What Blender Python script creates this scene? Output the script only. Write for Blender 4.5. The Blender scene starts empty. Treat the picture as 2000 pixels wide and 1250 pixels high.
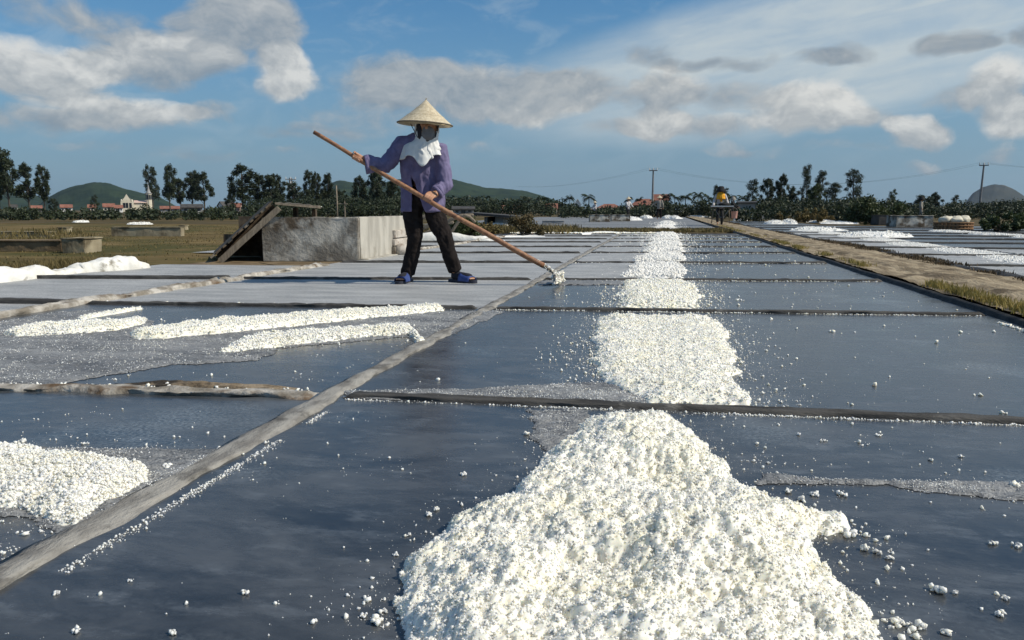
import bpy, bmesh, math, random
import numpy as np
from mathutils import Vector, Matrix, noise as mnoise

random.seed(7)
rng = np.random.default_rng(7)
scene = bpy.context.scene
COL = scene.collection

# ------------------------------------------------------------------ camera
F_PX = 1500.0            # focal length in photo pixels (2000 x 1250 frame)
CAM_H = 0.64
VPX, VPY = 1295.0, 410.0  # vanishing point of the rows of pans
PITCH = math.atan((625 - VPY) / F_PX)
YAW = math.atan((VPX - 1000) * math.cos(PITCH) / F_PX)
cam_data = bpy.data.cameras.new("camera")
cam = bpy.data.objects.new("camera", cam_data)
COL.objects.link(cam)
cam.location = (0, 0, CAM_H)
cam.rotation_euler = (math.pi / 2 - PITCH, 0, YAW)
cam_data.sensor_width = 36.0
cam_data.lens = 36.0 * F_PX / 2000.0
cam_data.clip_start = 0.02
cam_data.clip_end = 20000
scene.camera = cam

# ------------------------------------------------------------------ sun and sky
SUN_DIR = Vector((0.997, -0.03, 0)).normalized()     # horizontal direction towards the sun
SUN_EL = math.radians(42)
sun_data = bpy.data.lights.new("sun", 'SUN')
sun_data.energy = 4.3
sun_data.angle = math.radians(0.55)
sun_data.color = (1.0, 0.91, 0.76)
sun = bpy.data.objects.new("sun", sun_data)
COL.objects.link(sun)
_to_sun = Vector((SUN_DIR.x * math.cos(SUN_EL), SUN_DIR.y * math.cos(SUN_EL), math.sin(SUN_EL)))
sun.rotation_euler = _to_sun.to_track_quat('Z', 'Y').to_euler()
sun.location = (0, 0, 50)

scene.view_settings.view_transform = 'Standard'
scene.view_settings.look = 'None'
scene.view_settings.exposure = 0.0
scene.view_settings.gamma = 1.0
scene.view_settings.use_curve_mapping = False
scene.cycles.max_bounces = 8
scene.cycles.diffuse_bounces = 4
scene.cycles.glossy_bounces = 3
scene.cycles.transparent_max_bounces = 6
scene.cycles.caustics_reflective = False
scene.cycles.caustics_refractive = False
scene.cycles.use_denoising = True


def pix_dir(px, py):
    r = (px - 1000) / F_PX
    y = -(py - 625) / F_PX
    fw = math.cos(PITCH) + math.sin(PITCH) * y
    up = -math.sin(PITCH) + math.cos(PITCH) * y
    c, s = math.cos(YAW), math.sin(YAW)
    return Vector((r * c - fw * s, r * s + fw * c, up))


def gp(px, py, z=0.0):
    """point of the plane at height z seen at that photo pixel"""
    d = pix_dir(px, py)
    t = (z - CAM_H) / d.z
    return (d.x * t, d.y * t)


def at(px, py, depth):
    """point at that depth along the camera axis"""
    d = pix_dir(px, py) * depth
    return Vector((d.x, d.y, d.z + CAM_H))


world = bpy.data.worlds.new("World")
scene.world = world
world.use_nodes = True
wt = world.node_tree
wt.nodes.clear()


class NT:
    """little helper to write node graphs"""
    def __init__(self, tree):
        self.t = tree

    def n(self, kind, **kw):
        nd = self.t.nodes.new(kind)
        for k, v in kw.items():
            setattr(nd, k, v)
        return nd

    def link(self, a, b):
        self.t.links.new(a, b)

    def put(self, sock, v):
        if isinstance(v, bpy.types.NodeSocket):
            self.t.links.new(v, sock)
        else:
            sock.default_value = v

    def m(self, op, a, b=None, c=None, clamp=False):
        nd = self.n('ShaderNodeMath', operation=op, use_clamp=clamp)
        self.put(nd.inputs[0], a)
        if b is not None:
            self.put(nd.inputs[1], b)
        if c is not None:
            self.put(nd.inputs[2], c)
        return nd.outputs[0]

    def v(self, op, a, b=None, c=None):
        nd = self.n('ShaderNodeVectorMath', operation=op)
        self.put(nd.inputs[0], a)
        if b is not None:
            self.put(nd.inputs[1], b)
        if c is not None:
            self.put(nd.inputs[2], c)
        return nd.outputs['Value'] if op in ('LENGTH', 'DOT_PRODUCT', 'DISTANCE') else nd.outputs['Vector']

    def noise(self, vec, scale, detail=4, rough=0.55, out='Fac', lac=2.0, dist=0.0):
        nd = self.n('ShaderNodeTexNoise')
        if vec is not None:
            self.put(nd.inputs['Vector'], vec)
        self.put(nd.inputs['Scale'], scale)
        nd.inputs['Detail'].default_value = detail
        nd.inputs['Roughness'].default_value = rough
        nd.inputs['Lacunarity'].default_value = lac
        nd.inputs['Distortion'].default_value = dist
        return nd.outputs[out]

    def smooth(self, x, a, b, lo=0.0, hi=1.0):
        nd = self.n('ShaderNodeMapRange', interpolation_type='SMOOTHSTEP')
        self.put(nd.inputs[0], x)
        for i, q in enumerate((a, b, lo, hi)):
            self.put(nd.inputs[1 + i], q)
        return nd.outputs[0]

    def mix(self, f, a, b, blend='MIX'):
        nd = self.n('ShaderNodeMix', data_type='RGBA', blend_type=blend)
        self.put(nd.inputs[0], f)
        for s, q in ((nd.inputs[6], a), (nd.inputs[7], b)):
            if isinstance(q, tuple) and len(q) == 3:
                q = (*q, 1)
            self.put(s, q)
        return nd.outputs[2]

    def comb(self, x, y, z):
        nd = self.n('ShaderNodeCombineXYZ')
        for s, q in zip(nd.inputs, (x, y, z)):
            self.put(s, q)
        return nd.outputs[0]


def build_sky():
    g = NT(wt)
    sky = g.n('ShaderNodeTexSky', sky_type='NISHITA')
    sky.sun_disc = False
    sky.sun_elevation = SUN_EL
    sky.sun_rotation = math.atan2(SUN_DIR.x, SUN_DIR.y)
    sky.altitude = 0
    sky.air_density = 1.0
    sky.dust_density = 0.6
    sky.ozone_density = 2.5
    tc = g.n('ShaderNodeTexCoord')
    d = g.v('NORMALIZE', tc.outputs['Generated'])
    sp = g.n('ShaderNodeSeparateXYZ')
    g.link(d, sp.inputs[0])
    x, y, z = sp.outputs
    az = g.m('ARCTAN2', x, y)
    el = g.m('ARCSINE', z)
    uv = g.comb(az, el, 0.0)
    # fluffy warp of the sky coordinates
    w1 = g.noise(uv, 8.0, 4, 0.5, 'Color')
    w1 = g.v('MULTIPLY', g.v('SUBTRACT', w1, (0.5, 0.5, 0.5)), (0.10, 0.06, 0.0))
    wuv = g.v('ADD', uv, w1)

    def ae(px, py):
        q = pix_dir(px, py).normalized()
        return math.atan2(q.x, q.y), math.asin(q.z)

    # cx, cy, rx, ry (photo pixels as angles), density, brightness, top-to-base contrast
    blobs = [
        (35, 130, 165, 62, 1.2, .80, .28), (295, 112, 150, 60, 1.1, .64, .28), (465, 40, 122, 84, 1.1, .50, .16),
        (400, 125, 80, 30, .5, .45, .15), (556, 138, 80, 60, 1.25, .84, .28), (235, 220, 165, 40, 1.05, .68, .28),
        (50, 235, 100, 30, .45, .45, .1), (420, 215, 70, 26, .55, .42, .15), (90, 15, 160, 40, .5, .45, .1),
        (250, 40, 120, 40, .35, .42, .1), (600, 255, 120, 26, .5, .42, .1), (700, 225, 140, 45, .45, .48, .1),
        (770, 160, 150, 60, .75, .48, .14), (920, 185, 210, 66, 1.1, .52, .10), (1060, 205, 120, 55, 1.1, .62, -.12),
        (1140, 178, 110, 52, .95, .50, .08), (1310, 178, 84, 56, 1.05, .62, .2), (1260, 205, 60, 30, .7, .4, .1),
        (1275, 250, 80, 34, 1.1, .72, .2), (1390, 248, 110, 26, .8, .58, .2), (1430, 190, 110, 34, .6, .48, .1),
        (1580, 215, 115, 58, 1.2, .80, .3), (1690, 228, 70, 26, .6, .55, .1), (1780, 252, 70, 34, 1.1, .72, .2),
        (1945, 170, 62, 56, 1.1, .78, .25), (1860, 195, 60, 26, .7, .5, .1), (1990, 235, 60, 40, 1.0, .74, .2),
        (1275, 103, 80, 34, .62, .36, .08), (1340, 122, 70, 18, .5, .36, .05), (1430, 122, 80, 22, .6, .36, .05), (1600, 114, 80, 24, .6, .35, .06), (1665, 100, 70, 30, .6, .36, .08),
        (1850, 96, 60, 20, .55, .37, .06), (1900, 84, 60, 24, .6, .37, .06), (2010, 70, 50, 30, .8, .32, .05), (1950, 295, 40, 20, .6, .52, .1),
        (1790, 318, 40, 16, .55, .52, .1), (1420, 285, 60, 14, .45, .5, .1), (500, 300, 130, 14, .35, .42, .05),
        (1190, 255, 60, 20, .4, .45, .1), (900, 290, 260, 18, .3, .44, .05), (1600, 290, 260, 16, .3, .48, .05), (250, 285, 200, 16, .3, .44, .05),
    ]
    den, num = None, None
    for (cx, cy, rx, ry, am, br, ct) in blobs:
        a, e = ae(cx, cy)
        sx, sy = F_PX / rx, F_PX / ry
        sx, sy = sx * 1.02, sy * 1.08
        q = g.v('MULTIPLY_ADD', wuv, (sx, sy, 0), (-a * sx, -e * sy, 0))
        l2 = g.v('DOT_PRODUCT', q, q)
        f = g.m('MULTIPLY_ADD', l2, -am, am, clamp=True)
        qy = g.v('DOT_PRODUCT', q, (0.15 * ct, ct, 0))
        b = g.m('MULTIPLY', f, g.m('ADD', qy, br))
        den = f if den is None else g.m('ADD', den, f)
        num = b if num is None else g.m('ADD', num, b)
    # the same broken cloud goes on over the rest of the dome
    zz = g.m('ADD', g.m('MAXIMUM', z, 0.0), 0.16)
    dome = g.comb(g.m('DIVIDE', x, zz), g.m('DIVIDE', y, zz), 0.0)
    dn = g.noise(dome, 0.85, 7, 0.58)
    da = g.m('ABSOLUTE', g.m('SUBTRACT', az, -YAW))
    inframe = g.m('MULTIPLY', g.smooth(da, 0.62, 0.85, 1, 0), g.smooth(el, 0.27, 0.40, 1, 0))
    f = g.m('MULTIPLY', g.smooth(dn, 0.50, 0.70), g.m('SUBTRACT', 1.0, inframe))
    den = g.m('ADD', den, f)
    num = g.m('ADD', num, g.m('MULTIPLY', f, g.m('MULTIPLY_ADD', dn, -1.0, 1.25)))
    bright = g.m('DIVIDE', num, g.m('MAXIMUM', den, 0.02))
    fine = g.noise(g.v('MULTIPLY', wuv, (1, 1.5, 1)), 18.0, 8, 0.62)
    fine2 = g.noise(g.v('ADD', g.v('MULTIPLY', wuv, (1, 1.5, 1)), (0.004, -0.02, 0)), 18.0, 8, 0.62)
    dd = g.m('ADD', den, g.m('MULTIPLY', g.m('SUBTRACT', fine, 0.5), 1.35))
    alpha = g.smooth(dd, 0.10, 0.82)
    alpha = g.m('MULTIPLY', alpha, g.smooth(den, 0.0, 0.25))
    bright = g.m('ADD', bright, g.m('MULTIPLY', g.m('SUBTRACT', fine, fine2), 1.0))
    # veil of cirrus: streaks rising to the right
    ca, ce = ae(1640, 95)
    st = g.v('SUBTRACT', uv, (ca, ce, 0))
    rot = g.n('ShaderNodeVectorRotate', rotation_type='Z_AXIS')
    g.link(st, rot.inputs['Vector'])
    rot.inputs['Angle'].default_value = math.radians(-8)
    sv = rot.outputs[0]
    q = g.v('MULTIPLY', g.v('ADD', sv, g.v('MULTIPLY', w1, (0.6, 0.6, 0))), (F_PX / 700, F_PX / 150, 0))
    l2 = g.v('DOT_PRODUCT', q, q)
    veil = g.m('MULTIPLY_ADD', l2, -1.25, 1.25, clamp=True)
    s1 = g.noise(g.v('MULTIPLY', sv, (2.2, 16, 1)), 2.2, 6, 0.6, dist=0.4)
    s2 = g.noise(g.v('MULTIPLY', sv, (4, 9, 1)), 3.0, 6, 0.62, dist=0.6)
    stre = g.smooth(g.m('ADD', g.m('MULTIPLY', s1, .65), g.m('MULTIPLY', s2, .35)), 0.34, 0.66)
    veil = g.m('MULTIPLY', g.smooth(veil, 0, 0.9), g.m('MULTIPLY_ADD', stre, .44, .56))
    thin = g.m('MULTIPLY', g.smooth(s2, 0.46, 0.72), 0.22)   # faint wisps everywhere
    thin = g.m('MULTIPLY', thin, g.smooth(el, 0.02, 0.12))
    veil = g.m('MAXIMUM', veil, thin)
    # grade the clear air
    base = g.mix(1.0, sky.outputs[0], SKY_TINT, 'MULTIPLY')
    lowair = g.smooth(el, 0.0, 0.30, 1, 0)
    base = g.mix(g.m('MULTIPLY', lowair, 0.85), base, LOW_AIR)
    base = g.mix(veil, base, VEIL_COL)
    bb = g.m('MINIMUM', g.m('MAXIMUM', bright, 0.12), 1.05)
    ramp = g.n('ShaderNodeValToRGB')
    g.link(bb, ramp.inputs[0])
    cr = ramp.color_ramp
    cr.elements[0].position = 0.15
    cr.elements[0].color = (*CL0, 1)
    cr.elements[1].position = 0.95
    cr.elements[1].color = (*CL3, 1)
    for p_, c_ in ((0.40, CL1), (0.66, CL2)):
        e_ = cr.elements.new(p_)
        e_.color = (*c_, 1)
    cl = g.v('SCALE', ramp.outputs[0])
    cl.node.inputs['Scale'].default_value = CLOUD_GAIN
    alpha = g.m('MULTIPLY', alpha, 0.88)
    col = g.mix(alpha, base, cl)
    bg = g.n('ShaderNodeBackground')
    g.link(col, bg.inputs[0])
    bg.inputs[1].default_value = SKY_STRENGTH
    out = g.n('ShaderNodeOutputWorld')
    g.link(bg.outputs[0], out.inputs[0])


HAZE = 0.00008
SKY_STRENGTH = 0.1
SKY_TINT = (0.46, 0.84, 1.02)
LOW_AIR = (2.15, 3.1, 4.1)
VEIL_COL = (5.3, 6.0, 6.3)
CLOUD_GAIN = 10.0
CL0, CL1, CL2, CL3 = (.20, .26, .33), (.30, .345, .385), (.46, .48, .485), (.75, .745, .71)
build_sky()
world.cycles.sampling_method = 'MANUAL'
world.cycles.sample_map_resolution = 512

# ------------------------------------------------------------------ helpers
def _hash(ix, iy, iz, s):
    n = (ix * 374761393 + iy * 668265263 + iz * 2147483647 + s * 1442695041) & 0xffffffff
    n = ((n ^ (n >> 13)) * 1274126177) & 0xffffffff
    n = ((n ^ (n >> 15)) * 2246822519) & 0xffffffff
    return ((n ^ (n >> 16)) & 0xffff) / 65535.0


def vnoise(x, y, z=None, seed=0):
    x = np.asarray(x, float)
    y = np.asarray(y, float)
    z = np.zeros_like(x) if z is None else np.asarray(z, float)
    ix, iy, iz = (np.floor(q).astype(np.int64) for q in (x, y, z))
    fx, fy, fz = x - ix, y - iy, z - iz
    fx, fy, fz = (q * q * (3 - 2 * q) for q in (fx, fy, fz))
    r = 0
    for a in (0, 1):
        for b in (0, 1):
            for c in (0, 1):
                w = (fx if a else 1 - fx) * (fy if b else 1 - fy) * (fz if c else 1 - fz)
                r = r + w * _hash(ix + a, iy + b, iz + c, seed)
    return r


def fbm(x, y, z=None, octv=4, seed=0, gain=0.5):
    t, a, s = 0, 1.0, 0
    x, y = np.asarray(x, float), np.asarray(y, float)
    for o in range(octv):
        t = t + a * vnoise(x, y, z, seed + o * 17)
        s += a
        a *= gain
        x, y = x * 2.03 + 3.1, y * 2.03 + 1.7
        z = None if z is None else np.asarray(z) * 2.03 + 5.3
    return t / s


def mesh_from(name, verts, faces, smooth=False):
    me = bpy.data.meshes.new(name)
    verts = np.asarray(verts, np.float32)
    if isinstance(faces, np.ndarray):
        k = faces.shape[1]
        me.vertices.add(len(verts))
        me.vertices.foreach_set("co", verts.ravel())
        me.loops.add(faces.size)
        me.loops.foreach_set("vertex_index", faces.astype(np.int32).ravel())
        me.polygons.add(len(faces))
        me.polygons.foreach_set("loop_start", np.arange(0, faces.size, k, dtype=np.int32))
        me.update(calc_edges=True)
        me.validate()
    else:
        me.from_pydata([tuple(map(float, v)) for v in verts], [], faces)
        me.update()
    if smooth:
        me.polygons.foreach_set("use_smooth", np.ones(len(me.polygons), bool))
    return me


def link(name, me, material=None, parent=None, loc=None):
    o = bpy.data.objects.new(name, me)
    COL.objects.link(o)
    if material is not None and me is not None and not me.materials:
        me.materials.append(material)
    if parent is not None:
        o.parent = parent
    if loc is not None:
        o.location = loc
    return o


def tag(o, label, cat, group=None):
    o["label"] = label
    o["category"] = cat
    if group:
        o["group"] = group
    return o


def thing(name, label, cat, loc=(0, 0, 0), rotz=0.0, group=None):
    o = bpy.data.objects.new(name, None)
    o.empty_display_size = 0.1
    COL.objects.link(o)
    o.location = loc
    o.rotation_euler = (0, 0, rotz)
    return tag(o, label, cat, group)


def struct(o):
    o["kind"] = "structure"
    return o


def stuff(o, label=None, cat=None):
    o["kind"] = "stuff"
    if label:
        o["label"] = label
        o["category"] = cat
    return o


class MB:
    """collects simple solids, then links them as one mesh"""
    def __init__(self):
        self.v, self.f = [], []

    def add(self, vs, fs):
        b = len(self.v)
        self.v += [tuple(q) for q in vs]
        self.f += [tuple(i + b for i in f) for f in fs]
        return self

    def box(self, c, s, rot=None, jit=0.0):
        c = Vector(c)
        out = []
        for z in (-1, 1):
            for y in (-1, 1):
                for x in (-1, 1):
                    p = Vector((x * s[0] / 2, y * s[1] / 2, z * s[2] / 2))
                    if rot is not None:
                        p = rot @ p
                    if jit:
                        p += Vector((random.uniform(-jit, jit), random.uniform(-jit, jit), random.uniform(-jit, jit)))
                    out.append(c + p)
        return self.add(out, [(0, 2, 3, 1), (4, 5, 7, 6), (0, 1, 5, 4), (2, 6, 7, 3), (0, 4, 6, 2), (1, 3, 7, 5)])

    def tube(self, pts, rads, n=10, cap=True, flat=1.0):
        pts = [Vector(p) for p in pts]
        if not isinstance(rads, (list, tuple)):
            rads = [rads] * len(pts)
        rings = []
        prev = None
        for i, p in enumerate(pts):
            a = pts[max(i - 1, 0)]
            b = pts[min(i + 1, len(pts) - 1)]
            t = (b - a).normalized()
            if prev is None:
                ref = Vector((0, 0, 1)) if abs(t.z) < 0.9 else Vector((0, 1, 0))
                u = t.cross(ref).normalized()
            else:
                u = (prev - t * prev.dot(t)).normalized()
            prev = u
            w = t.cross(u)
            rings.append([p + (u * math.cos(2 * math.pi * k / n) + w * math.sin(2 * math.pi * k / n) * flat) * rads[i] for k in range(n)])
        vs = [q for r in rings for q in r]
        fs = []
        for i in range(len(rings) - 1):
            for k in range(n):
                fs.append((i * n + k, i * n + (k + 1) % n, (i + 1) * n + (k + 1) % n, (i + 1) * n + k))
        if cap:
            fs.append(tuple(range(n - 1, -1, -1)))
            fs.append(tuple((len(rings) - 1) * n + k for k in range(n)))
        return self.add(vs, fs)

    def capsule(self, pts, rads, n=12):
        """tapered tube with rounded ends"""
        pts = [Vector(p) for p in pts]
        d0 = (pts[0] - pts[1]).normalized()
        d1 = (pts[-1] - pts[-2]).normalized()
        P, R = [], []
        for k in (85, 60, 30):
            a = math.radians(k)
            P.append(pts[0] + d0 * rads[0] * math.sin(a))
            R.append(max(rads[0] * math.cos(a), 1e-4))
        P += pts
        R += list(rads)
        for k in (30, 60, 85):
            a = math.radians(k)
            P.append(pts[-1] + d1 * rads[-1] * math.sin(a))
            R.append(max(rads[-1] * math.cos(a), 1e-4))
        return self.tube(P, R, n)

    def ell(self, c, r, n=16, m=10, rot=None):
        vs, fs = [], []
        for i in range(m + 1):
            th = math.pi * i / m
            for k in range(n):
                ph = 2 * math.pi * k / n
                p = Vector((r[0] * math.sin(th) * math.cos(ph), r[1] * math.sin(th) * math.sin(ph), r[2] * math.cos(th)))
                if rot is not None:
                    p = rot @ p
                vs.append(Vector(c) + p)
        for i in range(m):
            for k in range(n):
                fs.append((i * n + k, (i + 1) * n + k, (i + 1) * n + (k + 1) % n, i * n + (k + 1) % n))
        return self.add(vs, fs)

    def rings(self, rings, cap=True, closed=True):
        n = len(rings[0])
        vs = [q for r in rings for q in r]
        fs = []
        for i in range(len(rings) - 1):
            for k in range(n if closed else n - 1):
                fs.append((i * n + k, i * n + (k + 1) % n, (i + 1) * n + (k + 1) % n, (i + 1) * n + k))
        if cap and closed:
            fs.append(tuple(range(n - 1, -1, -1)))
            fs.append(tuple((len(rings) - 1) * n + k for k in range(n)))
        return self.add(vs, fs)

    def mesh(self, name, smooth=False):
        return mesh_from(name, self.v, self.f, smooth)

    def build(self, name, material, parent=None, smooth=False, loc=None):
        return link(name, self.mesh(name, smooth), material, parent, loc)


def auto_smooth(o, deg=40):
    me = o.data
    me.polygons.foreach_set("use_smooth", np.ones(len(me.polygons), bool))
    try:
        me.set_sharp_from_angle(angle=math.radians(deg))
    except Exception:
        pass
    return o


def remesh(mb, voxel, smooth=4, fac=0.5):
    """union of overlapping solids as one continuous surface"""
    me = mb.mesh("tmp")
    bm = bmesh.new()
    bm.from_mesh(me)
    bmesh.ops.remove_doubles(bm, verts=bm.verts, dist=1e-5)
    bmesh.ops.recalc_face_normals(bm, faces=bm.faces)
    bm.to_mesh(me)
    bm.free()
    o = bpy.data.objects.new("tmp", me)
    COL.objects.link(o)
    m = o.modifiers.new("r", 'REMESH')
    m.mode = 'VOXEL'
    m.voxel_size = voxel
    if smooth:
        s = o.modifiers.new("s", 'SMOOTH')
        s.factor = fac
        s.iterations = smooth
    dg = bpy.context.evaluated_depsgraph_get()
    dg.update()
    out = bpy.data.meshes.new_from_object(o.evaluated_get(dg), depsgraph=dg)
    bpy.data.objects.remove(o)
    bpy.data.meshes.remove(me)
    out.polygons.foreach_set("use_smooth", np.ones(len(out.polygons), bool))
    return out


def displace(me, fn):
    """move vertices along their normals by fn(xyz)"""
    n = len(me.vertices)
    co = np.empty(n * 3, np.float32)
    no = np.empty(n * 3, np.float32)
    me.vertices.foreach_get("co", co)
    me.vertices.foreach_get("normal", no)
    co = co.reshape(-1, 3)
    no = no.reshape(-1, 3)
    d = fn(co)
    co = co + no * d[:, None]
    me.vertices.foreach_set("co", co.astype(np.float32).ravel())
    me.update()
    return me


# ------------------------------------------------------------------ materials
MATS = {}


def pmat(name, c1, c2=None, scale=8.0, rough=0.7, detail=6, stretch=(1, 1, 1), bump=0.0, bscale=None,
         c3=None, s3=2.0, t3=(0.55, 0.7), spec=0.4, lo=0.35, hi=0.65, transl=0.0, coord='Object', sss=0.0, metal=0.0, nrough=0.55):
    m = bpy.data.materials.new(name)
    m.use_nodes = True
    g = NT(m.node_tree)
    b = m.node_tree.nodes["Principled BSDF"]
    b.inputs['Roughness'].default_value = rough
    b.inputs['Metallic'].default_value = metal
    b.inputs['Specular IOR Level'].default_value = spec
    tc = g.n('ShaderNodeTexCoord')
    if coord == 'World':
        pos = g.n('ShaderNodeNewGeometry').outputs['Position']
    else:
        pos = tc.outputs['Object']
    vec = g.v('MULTIPLY', pos, stretch)
    if c2 is not None:
        f = g.smooth(g.noise(vec, scale, detail, nrough), lo, hi)
        col = g.mix(f, c1, c2)
        if c3 is not None:
            f3 = g.smooth(g.noise(g.v('ADD', pos, (3.7, 1.3, 9.1)), s3, 5, 0.6), *t3)
            col = g.mix(f3, col, c3)
        g.link(col, b.inputs['Base Color'])
    else:
        b.inputs['Base Color'].default_value = (*c1, 1)
    if bump:
        bn = g.n('ShaderNodeBump')
        bn.inputs['Strength'].default_value = 1.0
        bn.inputs['Distance'].default_value = bump
        g.link(g.noise(vec, bscale or scale * 2, 5, 0.6), bn.inputs['Height'])
        g.link(bn.outputs[0], b.inputs['Normal'])
    if sss:
        b.inputs['Subsurface Weight'].default_value = sss
        b.inputs['Subsurface Radius'].default_value = (0.010, 0.009, 0.007)
        b.inputs['Subsurface Scale'].default_value = 1.0
    if transl:
        tr = g.n('ShaderNodeBsdfTranslucent')
        if c2 is not None:
            g.link(col, tr.inputs[0])
        else:
            tr.inputs[0].default_value = (*c1, 1)
        mx = g.n('ShaderNodeMixShader')
        mx.inputs[0].default_value = transl
        g.link(b.outputs[0], mx.inputs[1])
        g.link(tr.outputs[0], mx.inputs[2])
        g.link(mx.outputs[0], m.node_tree.nodes["Material Output"].inputs[0])
    MATS[name] = m
    return m


M_SALT = pmat('salt', (.93, .895, .79), (.90, .85, .68), 9, .5, lo=.4, hi=.75, coord='World', spec=.4, sss=.75)
M_SALT_FAR = pmat('salt_far', (.90, .89, .85), (.84, .82, .77), 6, .6, coord='World', spec=.3)
M_EARTH = pmat('earth', (.075, .06, .03), (.13, .10, .055), .35, .95, c3=(.05, .055, .022), s3=.12, coord='World', spec=.1)
M_FIELD = pmat('dry_field', (.105, .077, .032), (.20, .145, .065), .9, .95, stretch=(.35, 1.6, 1), c3=(.075, .07, .025), s3=.5, t3=(.45, .65), bump=.01, bscale=25, coord='World', spec=.1)
M_PATH = pmat('sandy_path', (.20, .155, .10), (.40, .325, .22), 3.2, .95, stretch=(3.0, .7, 1), c3=(.13, .10, .065), s3=2.6, t3=(.54, .64), bump=.02, bscale=14, coord='World', spec=.15)
M_MUD = pmat('mud', (.12, .085, .05), (.22, .165, .10), 3, .9, bump=.008, bscale=30, coord='World', spec=.2)
M_BLACKEARTH = pmat('dark_liner', (.014, .014, .015), (.045, .043, .04), 9, .75, bump=.006, bscale=40, coord='World', spec=.35)
M_CEMENT = pmat('ridge_cement', (.19, .18, .165), (.34, .325, .295), 11, .88, stretch=(2.2, .8, 1), c3=(.11, .104, .095), s3=8, t3=(.52, .68), bump=.006, bscale=70, coord='World', spec=.25)
M_CEMENT2 = pmat('ridge_cement_rough', (.22, .195, .16), (.52, .49, .44), 9, .9, c3=(.13, .085, .05), s3=5, t3=(.5, .66), bump=.01, bscale=45, coord='World', spec=.2)
M_DARKRIDGE = pmat('ridge_dark', (.040, .038, .036), (.095, .09, .083), 6, .75, stretch=(.8, 5, 3), c3=(.19, .18, .165), s3=7, t3=(.58, .74), bump=.005, bscale=60, coord='World', spec=.3)
M_BROWNRIDGE = pmat('ridge_brown', (.16, .115, .07), (.34, .27, .19), 5, .9, stretch=(1, 3, 3), c3=(.06, .05, .04), s3=6, t3=(.5, .62), bump=.012, bscale=40, coord='World', spec=.2)
M_WALLOLD = pmat('old_plaster', (.21, .19, .16), (.54, .51, .45), 3.2, .9, lo=.40, hi=.62, c3=(.115, .088, .062), s3=2.3, t3=(.49, .62), bump=.012, bscale=24, spec=.15)
M_WALLSIDE = pmat('pale_plaster', (.36, .34, .30), (.50, .475, .42), 3, .9, stretch=(2, 2, .4), c3=(.26, .24, .2), s3=2.6, t3=(.55, .7), bump=.006, bscale=30, spec=.15)
M_LOWWALL = pmat('low_wall', (.26, .22, .15), (.38, .33, .23), 3, .92, stretch=(1, 1, .5), c3=(.14, .115, .075), s3=2.5, bump=.012, bscale=20, spec=.1)
M_WHITEWASH = pmat('whitewash', (.80, .79, .75), (.70, .68, .62), 6, .8, c3=(.24, .215, .17), s3=5.5, t3=(.57, .70), bump=.012, bscale=18, spec=.2)
M_STONE = pmat('pale_stone', (.40, .36, .31), (.58, .53, .47), 9, .9, c3=(.3, .22, .17), s3=8, bump=.01, bscale=30)
M_WOOD = pmat('grey_wood', (.17, .14, .105), (.27, .225, .17), 6, .85, stretch=(8, 8, 1), bump=.004, bscale=40)
M_WOOD2 = pmat('dark_wood', (.075, .055, .038), (.16, .12, .08), 6, .85, stretch=(2, 2, 2), bump=.004, bscale=40)
M_SHEET = pmat('old_sheet', (.12, .11, .10), (.24, .22, .19), 4, .7, bump=.003, bscale=30)
M_BAMBOO = pmat('bamboo_pole', (.23, .105, .055), (.36, .19, .10), 4, .5, stretch=(9, 9, 9), c3=(.16, .075, .04), s3=14, t3=(.55, .7), spec=.4)
M_HAT = pmat('palm_leaf_hat', (.56, .47, .32), (.72, .63, .46), 55, .75, stretch=(1, 1, .03), c3=(.46, .36, .23), s3=12, t3=(.58, .75), bump=.002, bscale=90, transl=.12)
M_JACKET = pmat('violet_cotton', (.15, .132, .235), (.195, .175, .30), 14, .9, c3=(.115, .10, .18), s3=6, t3=(.5, .75), bump=.0015, bscale=300, spec=.15)
M_TROUSER = pmat('dark_brown_cotton', (.014, .011, .0105), (.024, .019, .018), 14, .9, bump=.001, bscale=300, spec=.15)
M_SCARF = pmat('white_cotton', (.72, .72, .70), (.80, .80, .78), 12, .9, spec=.15)
M_MASK = pmat('grey_mask', (.15, .15, .155), (.20, .20, .205), 12, .9)
M_HOOD = pmat('dark_hood', (.02, .02, .026), (.03, .03, .035), 12, .9)
M_SKIN = pmat('skin', (.42, .21, .125), (.50, .27, .165), 18, .5, sss=0.0)
M_SANDAL = pmat('blue_rubber', (.035, .06, .20), (.05, .085, .27), 12, .5)
M_SOLE = pmat('dark_sole', (.018, .02, .035), (.03, .033, .05), 12, .6)
M_SOCK = pmat('dark_sock', (.015, .016, .024), (.025, .026, .036), 12, .95)
M_LEAF_DARK = pmat('dark_leaves', (.018, .028, .013), (.046, .062, .026), .9, .6, lo=.3, hi=.7, transl=.18, coord='World')
M_LEAF_MID = pmat('mid_leaves', (.035, .055, .018), (.075, .095, .032), 1.3, .6, lo=.3, hi=.7, transl=.2, coord='World')
M_LEAF_BRONZE = pmat('bronze_leaves', (.06, .055, .022), (.13, .09, .035), 4, .6, lo=.3, hi=.7, transl=.15, coord='World')
M_LEAF_PALM = pmat('palm_leaves', (.028, .040, .018), (.05, .07, .028), 1, .5, transl=.15, coord='World')
M_GRASS_Y = pmat('yellow_grass', (.34, .26, .075), (.21, .18, .055), 6, .8, transl=.25, coord='World')
M_GRASS_G = pmat('olive_grass', (.12, .098, .034), (.19, .145, .06), 3, .85, transl=.2, coord='World')
M_SHRUBLET = pmat('brown_shrublets', (.085, .058, .03), (.15, .105, .055), 6, .85, transl=.1, coord='World')
M_BARK = pmat('pale_bark', (.13, .11, .09), (.22, .19, .155), 3, .9)
M_BARK_D = pmat('dark_bark', (.06, .05, .04), (.10, .085, .07), 3, .9)
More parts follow.
